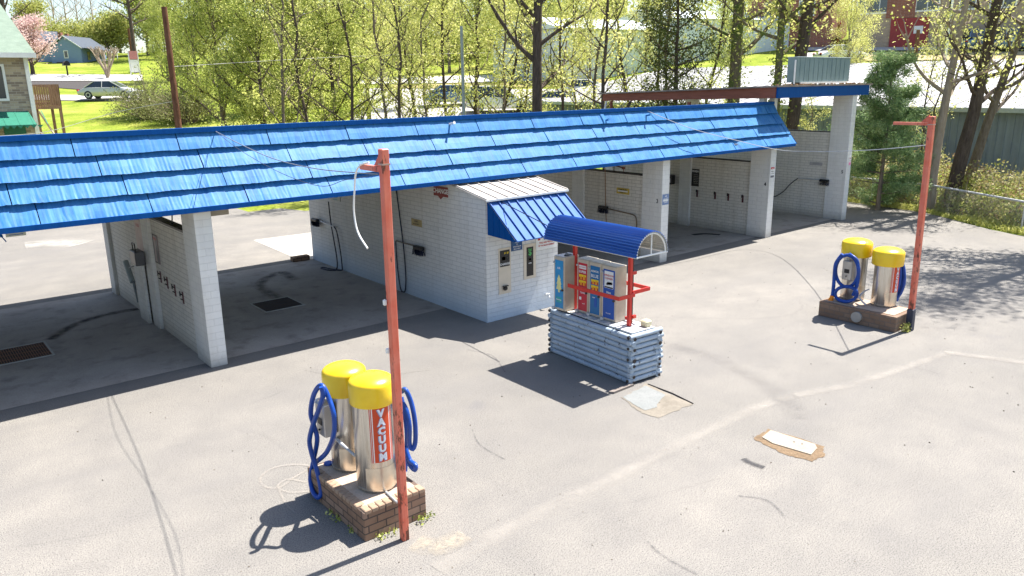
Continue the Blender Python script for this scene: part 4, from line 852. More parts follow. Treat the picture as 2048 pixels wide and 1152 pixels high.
# pale warehouse behind the trees
def facade(name, label, cat, pA, pB, z0, z1, depth, wm, rm, over=.3, roofrise=0.0, wins=(), extra=None):
    A, Bq = Vector((pA[0], pA[1], 0)), Vector((pB[0], pB[1], 0)); u = (Bq-A).normalized(); n = Vector((-u.y, u.x, 0))
    if n.dot(Vector((fw.x, fw.y, 0))) < 0: n = -n
    r = thing(name, label, cat, ((A+Bq)/2+Vector((0, 0, z0)))); L = (Bq-A).length
    b = MB(); c = [A, Bq, Bq+n*depth, A+n*depth]; b.prism([p+Vector((0, 0, z0)) for p in c], (0, 0, z1-z0)); b.build('wall', wm, r)
    b = MB(); c = [A-u*over-n*over, Bq+u*over-n*over, Bq+u*over+n*(depth+over), A-u*over+n*(depth+over)]
    if roofrise: 
        m1, m2 = (c[0]+c[3])/2, (c[1]+c[2])/2; z = Vector((0, 0, z1+.003)); zr = Vector((0, 0, z1+roofrise))
        b.quad(c[0]+z, c[1]+z, m2+zr, m1+zr); b.quad(c[3]+z, m1+zr, m2+zr, c[2]+z); b.quad(c[0]+z, m1+zr, c[3]+z); b.quad(c[1]+z, c[2]+z, m2+zr)
    else: b.prism([p+Vector((0, 0, z1+.003)) for p in c], (0, 0, .3))
    b.build('roof', rm, r)
    for (t, zz, w2, h2) in wins:
        o = A+u*(L*t)+Vector((0, 0, zz)); b = MB(); P = [o-u*w2/2, o+u*w2/2, o+u*w2/2+Vector((0, 0, h2)), o-u*w2/2+Vector((0, 0, h2))]
        b.prism([p-n*.01 for p in P], -n*.05); wf = b.build('window', WHT, r)
        for k in (0, 1):
            b = MB(); q0 = o+u*(w2*(-.43+.45*k)); q1 = o+u*(w2*(-.02+.45*k)); b.prism([q0-n*.064+Vector((0, 0, h2*.08)), q1-n*.064+Vector((0, 0, h2*.08)), q1-n*.064+Vector((0, 0, h2*.92)), q0-n*.064+Vector((0, 0, h2*.92))], -n*.01); b.build('pane', glass(), wf)
    if extra: extra(r, A, u, n, L)
    return r
WHW = m_paintmetal('pale_teal_siding', (.56, .63, .63), (.64, .70, .70), .5, (2, 2, .2), faded=(.70, .75, .74))
pa, pb = polar(1122, 72), polar(1335, 80)
facade('warehouse', 'pale grey-green warehouse glimpsed between the thin trunks above the eave', 'warehouse', pa, pb, hgt(pa.x, pa.y)-1.5, 9.2, 12, WHW, WHW, .3, 1.4)
pa, pb = polar(1345, 82), polar(1600, 92)
facade('warehouse', 'second pale grey-green warehouse standing behind the white shed roof', 'warehouse', pa, pb, hgt(pa.x, pa.y)-1.5, 10.5, 14, WHW, WHW, .3, 1.4)
# brick buildings along the top right street
def bextra(r, A, u, n, L):
    def pnl(name, x0, x1, z0, z1, m, t=.12, off=.01):
        b = MB(); a_, c_ = A+u*x0-n*off, A+u*x1-n*off; b.prism([a_+Vector((0, 0, z0)), c_+Vector((0, 0, z0)), c_+Vector((0, 0, z1)), a_+Vector((0, 0, z1))], -n*t); return b.build(name, m, r)
    zb = hgt(A.x, A.y)
    pnl('garage_door', L*.42, L*.42+3.4, zb-.2, zb+2.7, mat('garage_red', (.28, .03, .03), .5)); pnl('door_window', L*.42+2.1, L*.42+2.9, zb+1.2, zb+1.9, WHT, .03, .14)
    pnl('brick_band', L*.36, L*.66, zb+2.75, zb+6.2, REDBR, .10)
pa, pb = gp(1700, 97), gp(1888, 96.5); zb = hgt(pa.x, pa.y)
facade('brick_building', 'red brick building with red garage door across the street at top right', 'building', pa, pb, zb-2, zb+8.5, 10, TAN2, mat('flat_roof_dark', (.1, .1, .1)), .2, 0, [(.28, zb+3.2, 1.8, 1.9), (.78, zb+3.2, 2.2, 1.9), (.12, zb+3.2, 1.5, 1.9)], bextra)
pa, pb = gp(1893, 96.5), gp(2110, 96); zb = hgt(pa.x, pa.y)
facade('brick_building', 'tan brick building with a blue base at the far right edge of the street', 'building', pa, pb, zb-2, zb+9, 10, TAN2, mat('flat_roof_dark', (.1, .1, .1)), .2, 0, [(.15, zb+3.4, 1.4, 1.8), (.48, zb+3.4, 2.2, 1.8), (.8, zb+3.4, 2.0, 1.8)])
pa, pb = gp(1490, 97), gp(1660, 97); zb = hgt(pa.x, pa.y)
facade('brick_building', 'dark red building half hidden by trunks at the top of the picture', 'building', pa, pb, zb-2, zb+7, 10, REDBR, mat('flat_roof_dark', (.1, .1, .1)), .2, 0, [(.3, zb+3, 1.6, 1.6), (.7, zb+3, 1.6, 1.6)])
p = gp(1640, 88); b = MB(); b.rbox(p.x-1.4, p.x+1.4, p.y-1.4, p.y+1.4, p.z-.4, p.z+2.0, .1); b.box(p.x-1.5, p.x+1.5, p.y-1.5, p.y+1.5, p.z+2.003, p.z+2.12); o = b.build('dumpster', mat('bright_red_shed', (.62, .06, .02), .5), None, origin=p); tag(o, 'bright red bin-like box by the street behind the big trunks', 'bin')
# apartment building at the left edge
c0 = polar(63, 40, 0); XA, YA = c0.x, c0.y; ZA = Yp(20, 107, YA).z
ap = thing('apartment_building', 'tan brick building with green shingle roof at the left edge', 'building', (XA-4, YA+4, .5))
b = MB(); b.box(XA-18, XA-.02, YA, YA+15.6, -.3, ZA-.06); b.build('wall', TANB, ap)
b = MB(); b.prism([(XA+.01, YA+.05, ZA-.06), (XA+.01, YA+15.5, ZA-.06), (XA+.01, YA+7.8, ZA+2.75)], (-.1, 0, 0)); b.build('gable', WHT, ap)
SHG = m_concrete('green_grey_shingle', (.15, .20, .155), (.20, .255, .20), (.12, .15, .12), .4, 3)
b = MB(); b.loft([[(x, YA-.5, ZA-.12), (x, YA+7.8, ZA+2.8), (x, YA+16.1, ZA-.12), (x, YA+16.1, ZA+.0), (x, YA+7.8, ZA+2.95), (x, YA-.5, ZA+.0)] for x in (XA-18.3, XA+.25)], True, True); b.build('roof', SHG, ap)
b = MB(); b.box(XA-18.3, XA+.26, YA-.6, YA-.5, ZA-.18, ZA+.02); b.box(XA-.16, XA+.0, YA-.12, YA-.003, -.3, ZA-.1); b.build('white_trim', WHT, ap)
q = Yp(3, 165, YA); b = MB(); b.box(q.x-1.0, q.x+.18, YA-.05, YA-.002, q.z-.75, q.z+.75); wf = b.build('window', WHT, ap); b = MB(); b.box(q.x-.9, q.x+.08, YA-.06, YA-.052, q.z-.65, q.z+.65); b.build('pane', glass(), wf)
q0, q1 = Yp(0, 225, YA), Yp(56, 225, YA); q2 = Yp(72, 250, YA-1.0)
b = MB(); b.prism([(q0.x-2, YA-.005, q0.z), (q1.x, YA-.005, q0.z), (q1.x+.1, YA-1.1, q2.z), (q0.x-2, YA-1.1, q2.z)], (0, 0, .03))
for i in range(8): x = q0.x-2+i*.5; b.prism([(x, YA-.005, q0.z+.031), (x+.03, YA-.005, q0.z+.031), (x+.03, YA-1.1, q2.z+.031), (x, YA-1.1, q2.z+.031)], (0, 0, .01))
for i in range(14): x = q0.x-2+.15*i*1.6; b.prism([(x, YA-1.1, q2.z), (x+.22, YA-1.1, q2.z), (x+.11, YA-1.1, q2.z-.12)], (0, -.01, 0))
b.build('door_awning', mat('awning_green', (.02, .17, .11), .5), ap)
q0, q1 = Yp(8, 262, YA), Yp(52, 262, YA); b = MB(); b.box(q0.x, q1.x, YA-.05, YA-.002, -.2, q2.z-.05); b.build('door', mat('dark_green_door', (.015, .12, .08), .5), ap)
b = MB(); za, zt = Yp(80, 208, YA+1).z, Yp(80, 169, YA+1).z
for i in range(12): b.box(XA+.05+i*.09, XA+.13+i*.09, YA+.6, YA+.63, za-.1, zt)
for i in range(24): b.box(XA+1.10, XA+1.13, YA+.6+i*.09, YA+.68+i*.09, za-.1, zt)
b.box(XA+.02, XA+1.12, YA+.64, YA+2.8, za-.02, za+.06); b.box(XA+.02, XA+1.12, YA+.56, YA+.595, za-.22, za-.1); b.build('deck_railing', DWOOD, ap)
for x, y in ((XA+1.02, YA+.66), (XA+1.02, YA+2.6), (XA+.1, YA+.66)): b = MB(); b.box(x, x+.11, y, y+.11, -.2, za-.22); b.build('deck_post', DWOOD, ap)
b = MB(); b.tube([(XA+.2, YA+.62, za-.3), (XA+1.05, YA+.62, za-2.2)], .04, 4); b.tube([(XA+1.0, YA+.62, za-1.9), (XA+.1, YA+.62, za-1.2)], .04, 4); b.build('deck_brace', mat('pale_wood', (.5, .42, .33), .8), ap)
# small blue house on the hill
hp = gp(135, 126); hs = thing('blue_house', 'small blue gabled house with white porch on the grassy hill', 'house', hp, rz=R_(-42), local=True); hs.scale = (.66,)*3
SID = m_paintmetal('blue_siding', (.15, .23, .38), (.19, .28, .44), .6, (1, 1, 12)); RF = mat('slate_shingle', (.06, .075, .10), .8, scale=12)
b = MB(); b.prism([(-3.1, 0, -.6), (3.1, 0, -.6), (3.1, 0, 2.9), (0, 0, 5.0), (-3.1, 0, 2.9)], (0, 9, 0)); b.box(-8, -3.11, 3, 9, -.6, 2.9); b.build('wall', SID, hs)
b = MB(); b.loft([[(-3.5, y, 2.72), (0, y, 5.08), (3.5, y, 2.72), (3.5, y, 2.86), (0, y, 5.22), (-3.5, y, 2.86)] for y in (-.35, 9.3)], True, True)
b.prism([(-8.3, 2.6, 2.92), (-2.2, 2.6, 2.92), (-2.2, 6, 4.9), (-8.3, 6, 4.9)], (0, 0, .12)); b.prism([(-8.3, 9.4, 2.92), (-8.3, 6, 4.9), (-2.2, 6, 4.9), (-2.2, 9.4, 2.92)], (0, 0, .12))
b.prism([(3.2, .5, 2.85), (6.0, .5, 2.35), (6.0, 8.5, 2.35), (3.2, 8.5, 2.85)], (0, 0, .1)); rf = b.build('roof', RF, hs)
b = MB(); b.box(-4.6, -3.9, 5.6, 6.3, 4.4, 6.2); b.box(-2.9, -2.3, 5.2, 5.8, 4.6, 5.9); b.build('chimney', REDBR, rf)
b = MB()
for x0_, x1_ in ((-3.5, 0), (0, 3.5)):
    z0_, z1_ = (2.72, 5.08) if x0_ < 0 else (5.08, 2.72)
    b.prism([(x0_, -.36, z0_), (x1_, -.36, z1_), (x1_, -.36, z1_+.17), (x0_, -.36, z0_+.17)], (0, -.05, 0))
for y in (.7, 3.1, 5.6, 8.2): b.box(5.75, 5.9, y, y+.15, -.3, 2.35)
b.box(3.12, 5.95, .6, 8.4, -.6, -.2); b.box(5.8, 5.88, .7, 8.3, .5, .6)
for i in range(26): b.box(5.81, 5.86, .9+i*.28, .96+i*.28, -.2, .5)
b.build('porch', WHT, hs)
b = MB(); b.box(-.45, .45, -.06, -.003, .9, 2.4); wf = b.build('window', WHT, hs); b = MB(); b.box(-.3, .3, -.075, -.062, 1.05, 2.25); b.build('pane', glass(), wf)
b = MB(); b.box(3.103, 3.15, 2, 3, .6, 2.2); b.build('side_window', glass(), hs); b = MB(); b.box(3.103, 3.15, 5, 6, .0, 2.1); b.build('house_door', glass(), hs)
b = MB(); b.box(-1.9, -.6, -.5, -.05, -.4, .2); b.build('air_unit', DKM, hs)
hp2 = gp(60, 122); b = MB(); b.prism([(hp2.x-7, hp2.y, hp2.z-.5), (hp2.x+4, hp2.y, hp2.z-.5), (hp2.x+4, hp2.y, hp2.z+2.4), (hp2.x-7, hp2.y, hp2.z+2.4)], (0, 6, 0)); h2r = thing('white_house', 'low white house peeking out behind the pink blossom tree', 'house', hp2); b.build('wall', WHT, h2r)
b = MB(); b.prism([(hp2.x-7.4, hp2.y-.4, hp2.z+2.4), (hp2.x+4.4, hp2.y-.4, hp2.z+2.4), (hp2.x+4.4, hp2.y+3, hp2.z+4), (hp2.x-7.4, hp2.y+3, hp2.z+4)], (0, 0, .12)); b.build('roof', RF, h2r)
# mailbox, price sign, poles, tank
p = gp(136, 152.5); mbx = thing('mailbox', 'black mailbox on a post by the street in front of the blue house', 'mailbox', p); b = MB(); b.box(p.x-.07, p.x+.07, p.y-.07, p.y+.07, p.z, p.z+1.1); b.build('post', BLK, mbx)
b = MB(); b.loft([[(p.x+.32*math.cos(a), y, p.z+1.12+max(0, .5*math.sin(a))) for a in [math.pi*i/8 for i in range(9)]] for y in (p.y-.5, p.y+.5)], True, True); b.build('box', BLK, mbx)
p = gp(272, 152); sg = thing('street_sign', 'white and red roadside sign in front of the hillside hedge', 'sign', p); b = MB(); b.box(p.x-.5, p.x-.42, p.y, p.y+.15, p.z-.5, p.z+2.6); b.box(p.x+.42, p.x+.5, p.y, p.y+.15, p.z-.5, p.z+2.6); b.build('post', WHT, sg)
b = MB(); b.box(p.x-.4, p.x+.4, p.y, p.y+.12, p.z+.4, p.z+1.7); b.build('panel', WHT, sg); b = MB(); b.box(p.x-.4, p.x+.4, p.y-.01, p.y+.13, p.z+1.75, p.z+2.6); b.build('red_panel', mat('sign_pink_red', (.5, .2, .2), .5), sg)
def upole(px, r, ytop, rad, lab, m, name='utility_pole'):
    p = polar(px, r); d = ray(px-2, ytop); t = r/math.hypot(d.x, d.y); zt = CAMH+d.z*t
    b = MB(); b.tube([p+Vector((0, 0, -.3)), (p.x, p.y, (p.z+zt)/2), (p.x, p.y, zt)], [rad*1.15, rad, rad*.85], 12); o = b.build(name, m, None, True, origin=p); tag(o, lab, 'pole'); return p, zt
BKW = m_bark('pole_wood', (.10, .045, .025), (.20, .10, .06))
up_, zu = upole(347, 34, 14, .125, 'bare brown wooden utility pole rising behind the blue eave at left', BKW)
upole(272, 105, 57, .16, 'far wooden utility pole beside the red and white sign', BKW)
upole(926, 33, 52, .07, 'slim grey metal light pole among the middle trees', mat('pole_grey', (.30, .34, .34), .4, .3), 'light_pole')
upole(1884, 78, -20, .09, 'slim white metal pole in front of the brick building at top right', WHT, 'light_pole')
upole(1824, 75, 60, .16, 'short wooden pole standing on the dry grass bank', BKW)
P1 = Vector((up_.x, up_.y, zu-.9))
cable('overhead_wire', 'thin pale guy wire running from the wooden pole down to the left building', [P1-Vector((0, 0, 2.6)), Vector(Yp(230, 225, YA-3)), Vector(Yp(100, 262, YA-2)), Vector(Yp(0, 272, YA-1.2))], .012, mat('wire_pale', (.5, .48, .45), .6), 'wire')
cable('overhead_wire', 'thin pale wire running right from the wooden pole through the trees', [P1-Vector((0, 0, 1.3)), Vector(Yp(700, 113, 34)), Vector(Yp(1000, 105, 33))], .010, mat('wire_pale', (.5, .48, .45), .6), 'wire')
p = polar(353, 170, 0); zc_ = CAMH+ (172-47)/1548*170; b = MB(); b.lathe([(1.3, zc_-.5), (1.4, zc_-.2), (1.4, zc_+.3), (1.1, zc_+.75), (.5, zc_+.95)], p.x, p.y, 20); b.tube([(p.x, p.y, hgt(p.x, p.y)), (p.x, p.y, zc_-.4)], .3, 8); o = b.build('water_tank', mat('tank_white', (.62, .64, .66), .4), None, True, origin=(p.x, p.y, hgt(p.x, p.y))); tag(o, 'small white water tank showing above the left trees', 'water tank')

# ---------------------------------------------------------------- cars
def car(lab, pos, rz, paint, suv=False, group='cars parked beyond the trees'):
    r = thing('parked_car', lab, 'car', pos, group, rz, True); H = 1.75 if suv else 1.42; L = 4.8
    st = [(-2.40, .55, .66, .50, .62), (-2.34, .32, .82, .62, .74), (-1.75, .24, .90, .88, .80), (-1.45, .22, .91, .90, .80), (-.5, .22, .92, .90, .82), (.55, .22, .92, .88, .82), (1.15, .22, .91, .86, .80), (1.85, .24, .88, .76, .74), (2.28, .32, .78, .60, .66), (2.38, .45, .66, .50, .58)]
    b = MB(); rings = []
    for x, zb, wy, zt, wt in st:
        zt2 = zt+(.12 if suv else .03); rings.append([(x, -wy*.9, zb), (x, -wy, zb+.12), (x, -wy, (zb+zt2)/2+.05), (x, -wt-.04, zt2-.02), (x, -wt+.12, zt2+.03), (x, 0, zt2+.05), (x, wt-.12, zt2+.03), (x, wt+.04, zt2-.02), (x, wy, (zb+zt2)/2+.05), (x, wy, zb+.12), (x, wy*.9, zb)])
    b.loft(rings, True, True); b.build('body', paint, r, True)
    zs = .91+(.12 if suv else .02)
    cab = [(-1.75 if not suv else -2.25, 0), (-1.0 if not suv else -2.0, 1), (.25, 1), (1.15, 0)]
    def sec(x, k): z = zs+(H-zs)*k; wq = .80-.20*k; return [(x, -wq, z), (x, wq, z)]
    b = MB(); g = [sec(*c) for c in cab]
    base = [(cab[0][0], -.80, zs-.05), (cab[0][0], .80, zs-.05)]
    b.quad(g[0][0], g[0][1], g[1][1], g[1][0]); b.quad(g[2][0], g[2][1], g[3][1], g[3][0])
    for i in (0, 1): b.quad(g[0][i], g[1][i], g[2][i], g[3][i])
    b.build('window_glass', glass('car_glass', (.02, .03, .04)), r)
    b = MB(); a0, a1 = cab[1][0], cab[2][0]; b.loft([[(a0-.05, -.60, H-.02), (a0-.05, .60, H-.02), (a0-.02, .5, H+.03), (a0-.02, -.5, H+.03)], [(a1+.03, -.60, H-.02), (a1+.03, .60, H-.02), (a1, .5, H+.03), (a1, -.5, H+.03)]], True, True)
    for i, sg_ in ((0, -1), (1, 1)):
        for c_, d_ in ((0, 1), (3, 2)): b.tube([Vector(g[c_][i])+Vector((0, sg_*.01, 0)), Vector(g[d_][i])+Vector((0, sg_*.01, 0))], .035, 6)
        xm = (-.35 if not suv else -.4); b.tube([(xm, sg_*.815, zs), (xm, sg_*.615, H-.01)], .03, 6)
    b.build('roof', paint, r, True)
    for x in (-1.45, 1.45):
        for y in (-1, 1):
            b = MB(); b.lathe([(.17, y*.74), (.32, y*.74), (.335, y*.78), (.335, y*.89), (.31, y*.925), (.20, y*.93)], x, .335, 20, 'y'); w_ = b.build('wheel', RUB, r, True)
            b = MB(); b.lathe([(.20, y*.90), (.20, y*.935), (.05, y*.925)], x, .335, 12, 'y'); b.build('rim', GREYM, w_, True)
    for y in (-.62, .62):
        b = MB(); b.rbox(-2.40, -2.30, y-.16, y+.16, .62, .76, .02); b.build('tail_light', mat('tail_red', (.4, .01, .02), .3), r); b = MB(); b.rbox(2.24, 2.36, y-.16, y+.16, .55, .66, .02); b.build('headlight', mat('lamp_clear', (.6, .62, .65), .15), r)
    b = MB(); b.box(-2.415, -2.40, -.25, .25, .56, .68); b.build('number_plate', WHT, r)
    return r
def paint(n, c): t = NT(n); t.b.inputs['Coat Weight'].default_value = .6; return t.fin(c, .3, .2, .5)
SIL = paint('paint_silver_beige', (.50, .50, .48)); WH2 = paint('paint_white', (.72, .72, .70)); DK2 = paint('paint_dark', (.16, .17, .19)); BL2 = paint('paint_navy', (.10, .18, .28))
cp = gp(216, 200.5); car('pale silver sedan half hidden by the olive bush beside the lawn', cp+Vector((0.3, 0, .12)), R_(-36), SIL)
for px, py, rz, m, suv, lab in ((1000, 226, -38, WH2, True, 'silver van parked behind the middle trees above the eave'), (1128, 228, -75, DK2, False, 'dark car nose-on behind the trunks right of the white van'), (910, 212, -30, BL2, False, 'small blue car parked behind the slim grey light pole'), (1175, 200, -60, WH2, False, 'white car glimpsed beside the pale warehouse'), (1680, 125, -30, WH2, False, 'white car parked just beyond the rooftop hood'), (1965, 101, -28, BL2, True, 'blue truck-like car parked before the tan brick building'), (2035, 101, -28, BL2, True, 'blue van cut by the right picture edge on the upper street')):
    q = gp(px, py); car(lab, q+Vector((0, 0, .10)), R_(rz), m, suv)

# ---------------------------------------------------------------- plants
def leafmesh(name, C, size, m, seed, asp=.6, flat=0.0, hang=0.0):
    rg = np.random.default_rng(seed); n = len(C); a = rg.normal(size=(n, 3)); a[:, 2] = a[:, 2]*(1-flat)-hang; a /= np.linalg.norm(a, axis=1)[:, None]
    b = rg.normal(size=(n, 3)); b -= (b*a).sum(1)[:, None]*a; b /= np.linalg.norm(b, axis=1)[:, None]
    s = (size*rg.uniform(.6, 1.35, n))[:, None]; V = np.stack([C-a*s*.5, C+b*s*.5*asp-a*s*.05, C+a*s*.5, C-b*s*.5*asp-a*s*.05], 1).reshape(-1, 3).astype(np.float32)
    me = bpy.data.meshes.new(name); me.vertices.add(4*n); me.vertices.foreach_set('co', V.ravel()); me.loops.add(4*n); me.loops.foreach_set('vertex_index', np.arange(4*n, dtype=np.int32))
    me.polygons.add(n); me.polygons.foreach_set('loop_start', np.arange(0, 4*n, 4, dtype=np.int32))
    try: me.polygons.foreach_set('loop_total', np.full(n, 4, dtype=np.int32))
    except Exception: pass
    me.update(calc_edges=True); me.materials.append(m); return me
def skeleton(seed, H, r0, lo, spread, nl, upa=.5, nsub=5, lean=(0, 0), wob=.12, fork=0, r_top=.25, trunk=None, droop=0):
    rd = random.Random(seed); b = MB(); tips = []
    n = 10; T = trunk or []
    if not T:
        p = Vector((0, 0, -.3))
        for i in range(n+1):
            t = i/n; T.append(Vector((lean[0]*t*H+wob*(math.sin(t*5+seed)*.6+rd.uniform(-.4, .4))*t, lean[1]*t*H+wob*(math.cos(t*4+seed*2)*.6+rd.uniform(-.4, .4))*t, -.3+(H+.3)*t)))
    n = len(T)-1
    R = [r0*(1-(1-r_top)*(i/n)**.9) for i in range(n+1)]; R[0] *= 1.25; b.tube(T, R, 9)
    def at(t): f = t*n; i = min(int(f), n-1); return T[i].lerp(T[i+1], f-i), R[i]+(R[i+1]-R[i])*(f-i)
    for k in range(nl):
        t = lo+(1-lo)*((k+rd.random()*.7)/nl); t = min(t, .985); p, r = at(t); az = k*2.4+rd.uniform(-.5, .5)
        L = spread*(1-.55*((t-lo)/(1-lo))**1.3)*rd.uniform(.7, 1.25); el = upa+rd.uniform(-.25, .3); d = Vector((math.cos(az)*math.cos(el), math.sin(az)*math.cos(el), math.sin(el)))
        pts = [p]; rl = min(r*.55, .03+L*.018); m = 6
        for j in range(m):
            d = (d+Vector((rd.uniform(-.22, .22), rd.uniform(-.22, .22), rd.uniform(-.08, .22)-droop*j*.12))).normalized(); pts.append(pts[-1]+d*L/m)
        b.tube(pts, [rl*(1-.8*j/m)+.004 for j in range(m+1)], 5)
        for j in range(2, m+1): tips.append((pts[j], .35))
        for s_ in range(nsub):
            j = rd.randint(1, m-1); q = pts[j].lerp(pts[j+1], rd.random()); d2 = (d+Vector((rd.uniform(-1, 1), rd.uniform(-1, 1), rd.uniform(-.4, .8)))).normalized(); L2 = L*rd.uniform(.22, .5); pp = [q]
            for i in range(3): d2 = (d2+Vector((rd.uniform(-.3, .3), rd.uniform(-.3, .3), rd.uniform(-.1, .25)))).normalized(); pp.append(pp[-1]+d2*L2/3)
            b.tube(pp, [rl*.4+.003, rl*.3+.002, rl*.18+.002, .002], 4)
            tips += [(pp[1], .25), (pp[2], .25), (pp[3], .3)]
    return b, tips, T
def foliage_pts(tips, N, sig, seed, zmin=.2, clump=.5):
    rg = np.random.default_rng(seed); P = np.array([tuple(t[0]) for t in tips]); w_ = rg.uniform(.03, 1, len(P))**3; w_ /= w_.sum()
    idx = rg.choice(len(P), N, p=w_); C = P[idx]+rg.normal(size=(N, 3))*sig*np.array([1, 1, .8]); return C[C[:, 2] > zmin]
LF = [m_leaf('leaf_fresh_green', [(.12, (.08, .12, .02)), (.42, (.30, .36, .07)), (.82, (.66, .66, .22))]),
      m_leaf('leaf_yellow_green', [(.1, (.24, .28, .05)), (.45, (.55, .56, .15)), (.85, (.78, .75, .32))]),
      m_leaf('leaf_cedar', [(.1, (.035, .06, .015)), (.5, (.09, .12, .03)), (.9, (.17, .17, .05))], .25),
      m_leaf('leaf_pine', [(.1, (.07, .14, .05)), (.5, (.20, .31, .12)), (.9, (.40, .48, .22))], .25),
      m_leaf('leaf_pink', [(.1, (.55, .34, .33)), (.5, (.68, .50, .47)), (.9, (.76, .62, .58))]),
      m_leaf('leaf_olive', [(.1, (.12, .14, .045)), (.5, (.25, .27, .10)), (.9, (.36, .36, .16))]),
      m_leaf('leaf_dry', [(.1, (.12, .08, .035)), (.35, (.34, .24, .12)), (.55, (.30, .33, .08)), (.9, (.64, .54, .34))]),
      m_leaf('leaf_far', [(.1, (.20, .24, .06)), (.5, (.36, .38, .10)), (.9, (.52, .48, .16))])]
BK = [m_bark('bark_grey', (.11, .085, .065), (.24, .20, .16)), m_bark('bark_dark', (.05, .038, .03), (.13, .10, .08)), m_bark('bark_pale', (.26, .20, .15), (.40, .33, .26)), m_bark('bark_ivy', (.10, .08, .06), (.20, .17, .12), (.10, .15, .03))]
def tree(name, cat, lab, base, seed, H, r0, lo, spread, nl, N, size, lf, bk=0, sig=.28, group=None, ivy=0, rz=0, **k):
    r = thing(name, lab, cat, base, group, rz, True); b, tips, T = skeleton(seed, H, r0, lo, spread, nl, **k); b.build('trunk', BK[bk], r, True)
    if N:
        C = foliage_pts(tips, N, sig, seed)
        me = leafmesh('crown', C, size, LF[lf], seed); o = bpy.data.objects.new('crown', me); COL.objects.link(o); o.parent = r
    if ivy:
        rg = np.random.default_rng(seed+5); t = rg.uniform(0, .75, ivy)*(len(T)-1); i = t.astype(int); TT = np.array([tuple(q) for q in T]); P = TT[i]+(TT[i+1]-TT[i])*(t-i)[:, None]; P += rg.normal(size=(ivy, 3))*np.array([.22, .22, .1])*(.5+r0*2)
        me = leafmesh('ivy', P, .12, LF[0], seed+6); o = bpy.data.objects.new('ivy', me); COL.objects.link(o); o.parent = r
    return r
NL = []
G1 = 'leafy trees standing behind the car wash'
proto = [tree('leafy_tree', 'tree', 'x', (0, 0, 0), 21, 9.5, .17, .12, 3.3, 26, 24000, .105, 0, 0, .33, G1, nsub=6), tree('leafy_tree', 'tree', 'x', (0, 0, 0), 22, 8.5, .14, .10, 2.9, 24, 21000, .10, 0, 1, .30, G1, nsub=6), tree('leafy_tree', 'tree', 'x', (0, 0, 0), 23, 9.8, .15, .2, 3.0, 22, 15000, .10, 1, 0, .33, G1, nsub=6)]
def put(pr, used, px, r, s, rz, lab):
    p = polar(px, r)
    if used[0] is None: used[0] = set()
    if id(pr) not in used[0]: used[0].add(id(pr)); pr.location = p; pr.rotation_euler = (0, 0, rz); pr.scale = (s, s, s*1.0); pr['label'] = lab; return pr
    return dup(pr, p, rz, lab, (s, s, s))
U = [None]
for k_, px, r, s, rz, lab in ((0, 440, 47, 1.05, 0, 'dense green tree just right of the brown utility pole'), (1, 520, 43, 1.0, 1, 'bright green bushy tree, second dense one right of the utility pole'), (0, 600, 47, 1.1, 2.2, 'tall dense green tree behind the sagging cable end'), (1, 665, 41, 1.05, 3, 'green tree behind the eave left of the near red pole top'), (2, 735, 45, 1.0, 4, 'yellow-green tree directly above the near red pole top'), (0, 395, 64, .95, 5, 'dense green tree under the white water tank'), (1, 500, 60, 1.2, 1.4, 'tall green tree at the top of the picture behind the dense ones'), (2, 640, 62, 1.2, .5, 'pale yellow-green tree crown topping the left thicket'), (2, 800, 60, 1.0, 2.9, 'loose yellow-green tree behind the first slim dark trunk'), (1, 338, 88, .9, 2, 'round green tree beyond the sedan at left'), (2, 900, 84, 1.15, 3.7, 'yellow-green tree across the middle street, leftmost there'), (2, 1010, 88, 1.2, 5.1, 'yellow-green tree across the middle street, behind the van'), (1, 1090, 92, 1.25, .9, 'green tree across the middle street beside the warehouse'), (2, 1690, 58, .72, 1.2, 'yellow-green multi-branched tree rising behind the rooftop hood'), (2, 1560, 100, 1.0, 2.2, 'yellow-green tree by the dark red building'), (2, 770, 82, 1.1, .3, 'pale yellow-green tree across the street behind the first slim trunk'), (2, 855, 95, 1.25, 1.7, 'tall pale green tree far behind the forked young tree'), (0, 955, 98, 1.2, 4.2, 'full green tree far behind the grey light pole'), (2, 1050, 76, .8, 2.0, 'small yellow-green tree on the dry bank behind the thick dark trunk'), (2, 1180, 66, .8, 3.1, 'pale green tree in front of the left pale warehouse'), (2, 1290, 70, .75, 4.1, 'pale green tree at the right end of the left pale warehouse'), (1, 1455, 70, .8, 5.1, 'green tree in front of the second pale warehouse')):
    put(proto[k_], U, px, r, s, rz, lab)
G2 = 'slim young trees behind the middle bays'
pr2 = [tree('young_tree', 'tree', 'x', (0, 0, 0), 31, 11, .085, .16, 2.0, 18, 4200, .095, 1, 1, .25, G2, nsub=3, wob=.5), tree('young_tree', 'tree', 'x', (0, 0, 0), 32, 10, .07, .2, 1.8, 16, 3600, .095, 1, 0, .25, G2, nsub=3, wob=.7, lean=(.05, .03)), tree('young_tree', 'tree', 'x', (0, 0, 0), 33, 11, .10, .15, 2.3, 20, 5200, .095, 0, 1, .28, G2, nsub=4, wob=.6, lean=(-.04, .05))]
U = [None]
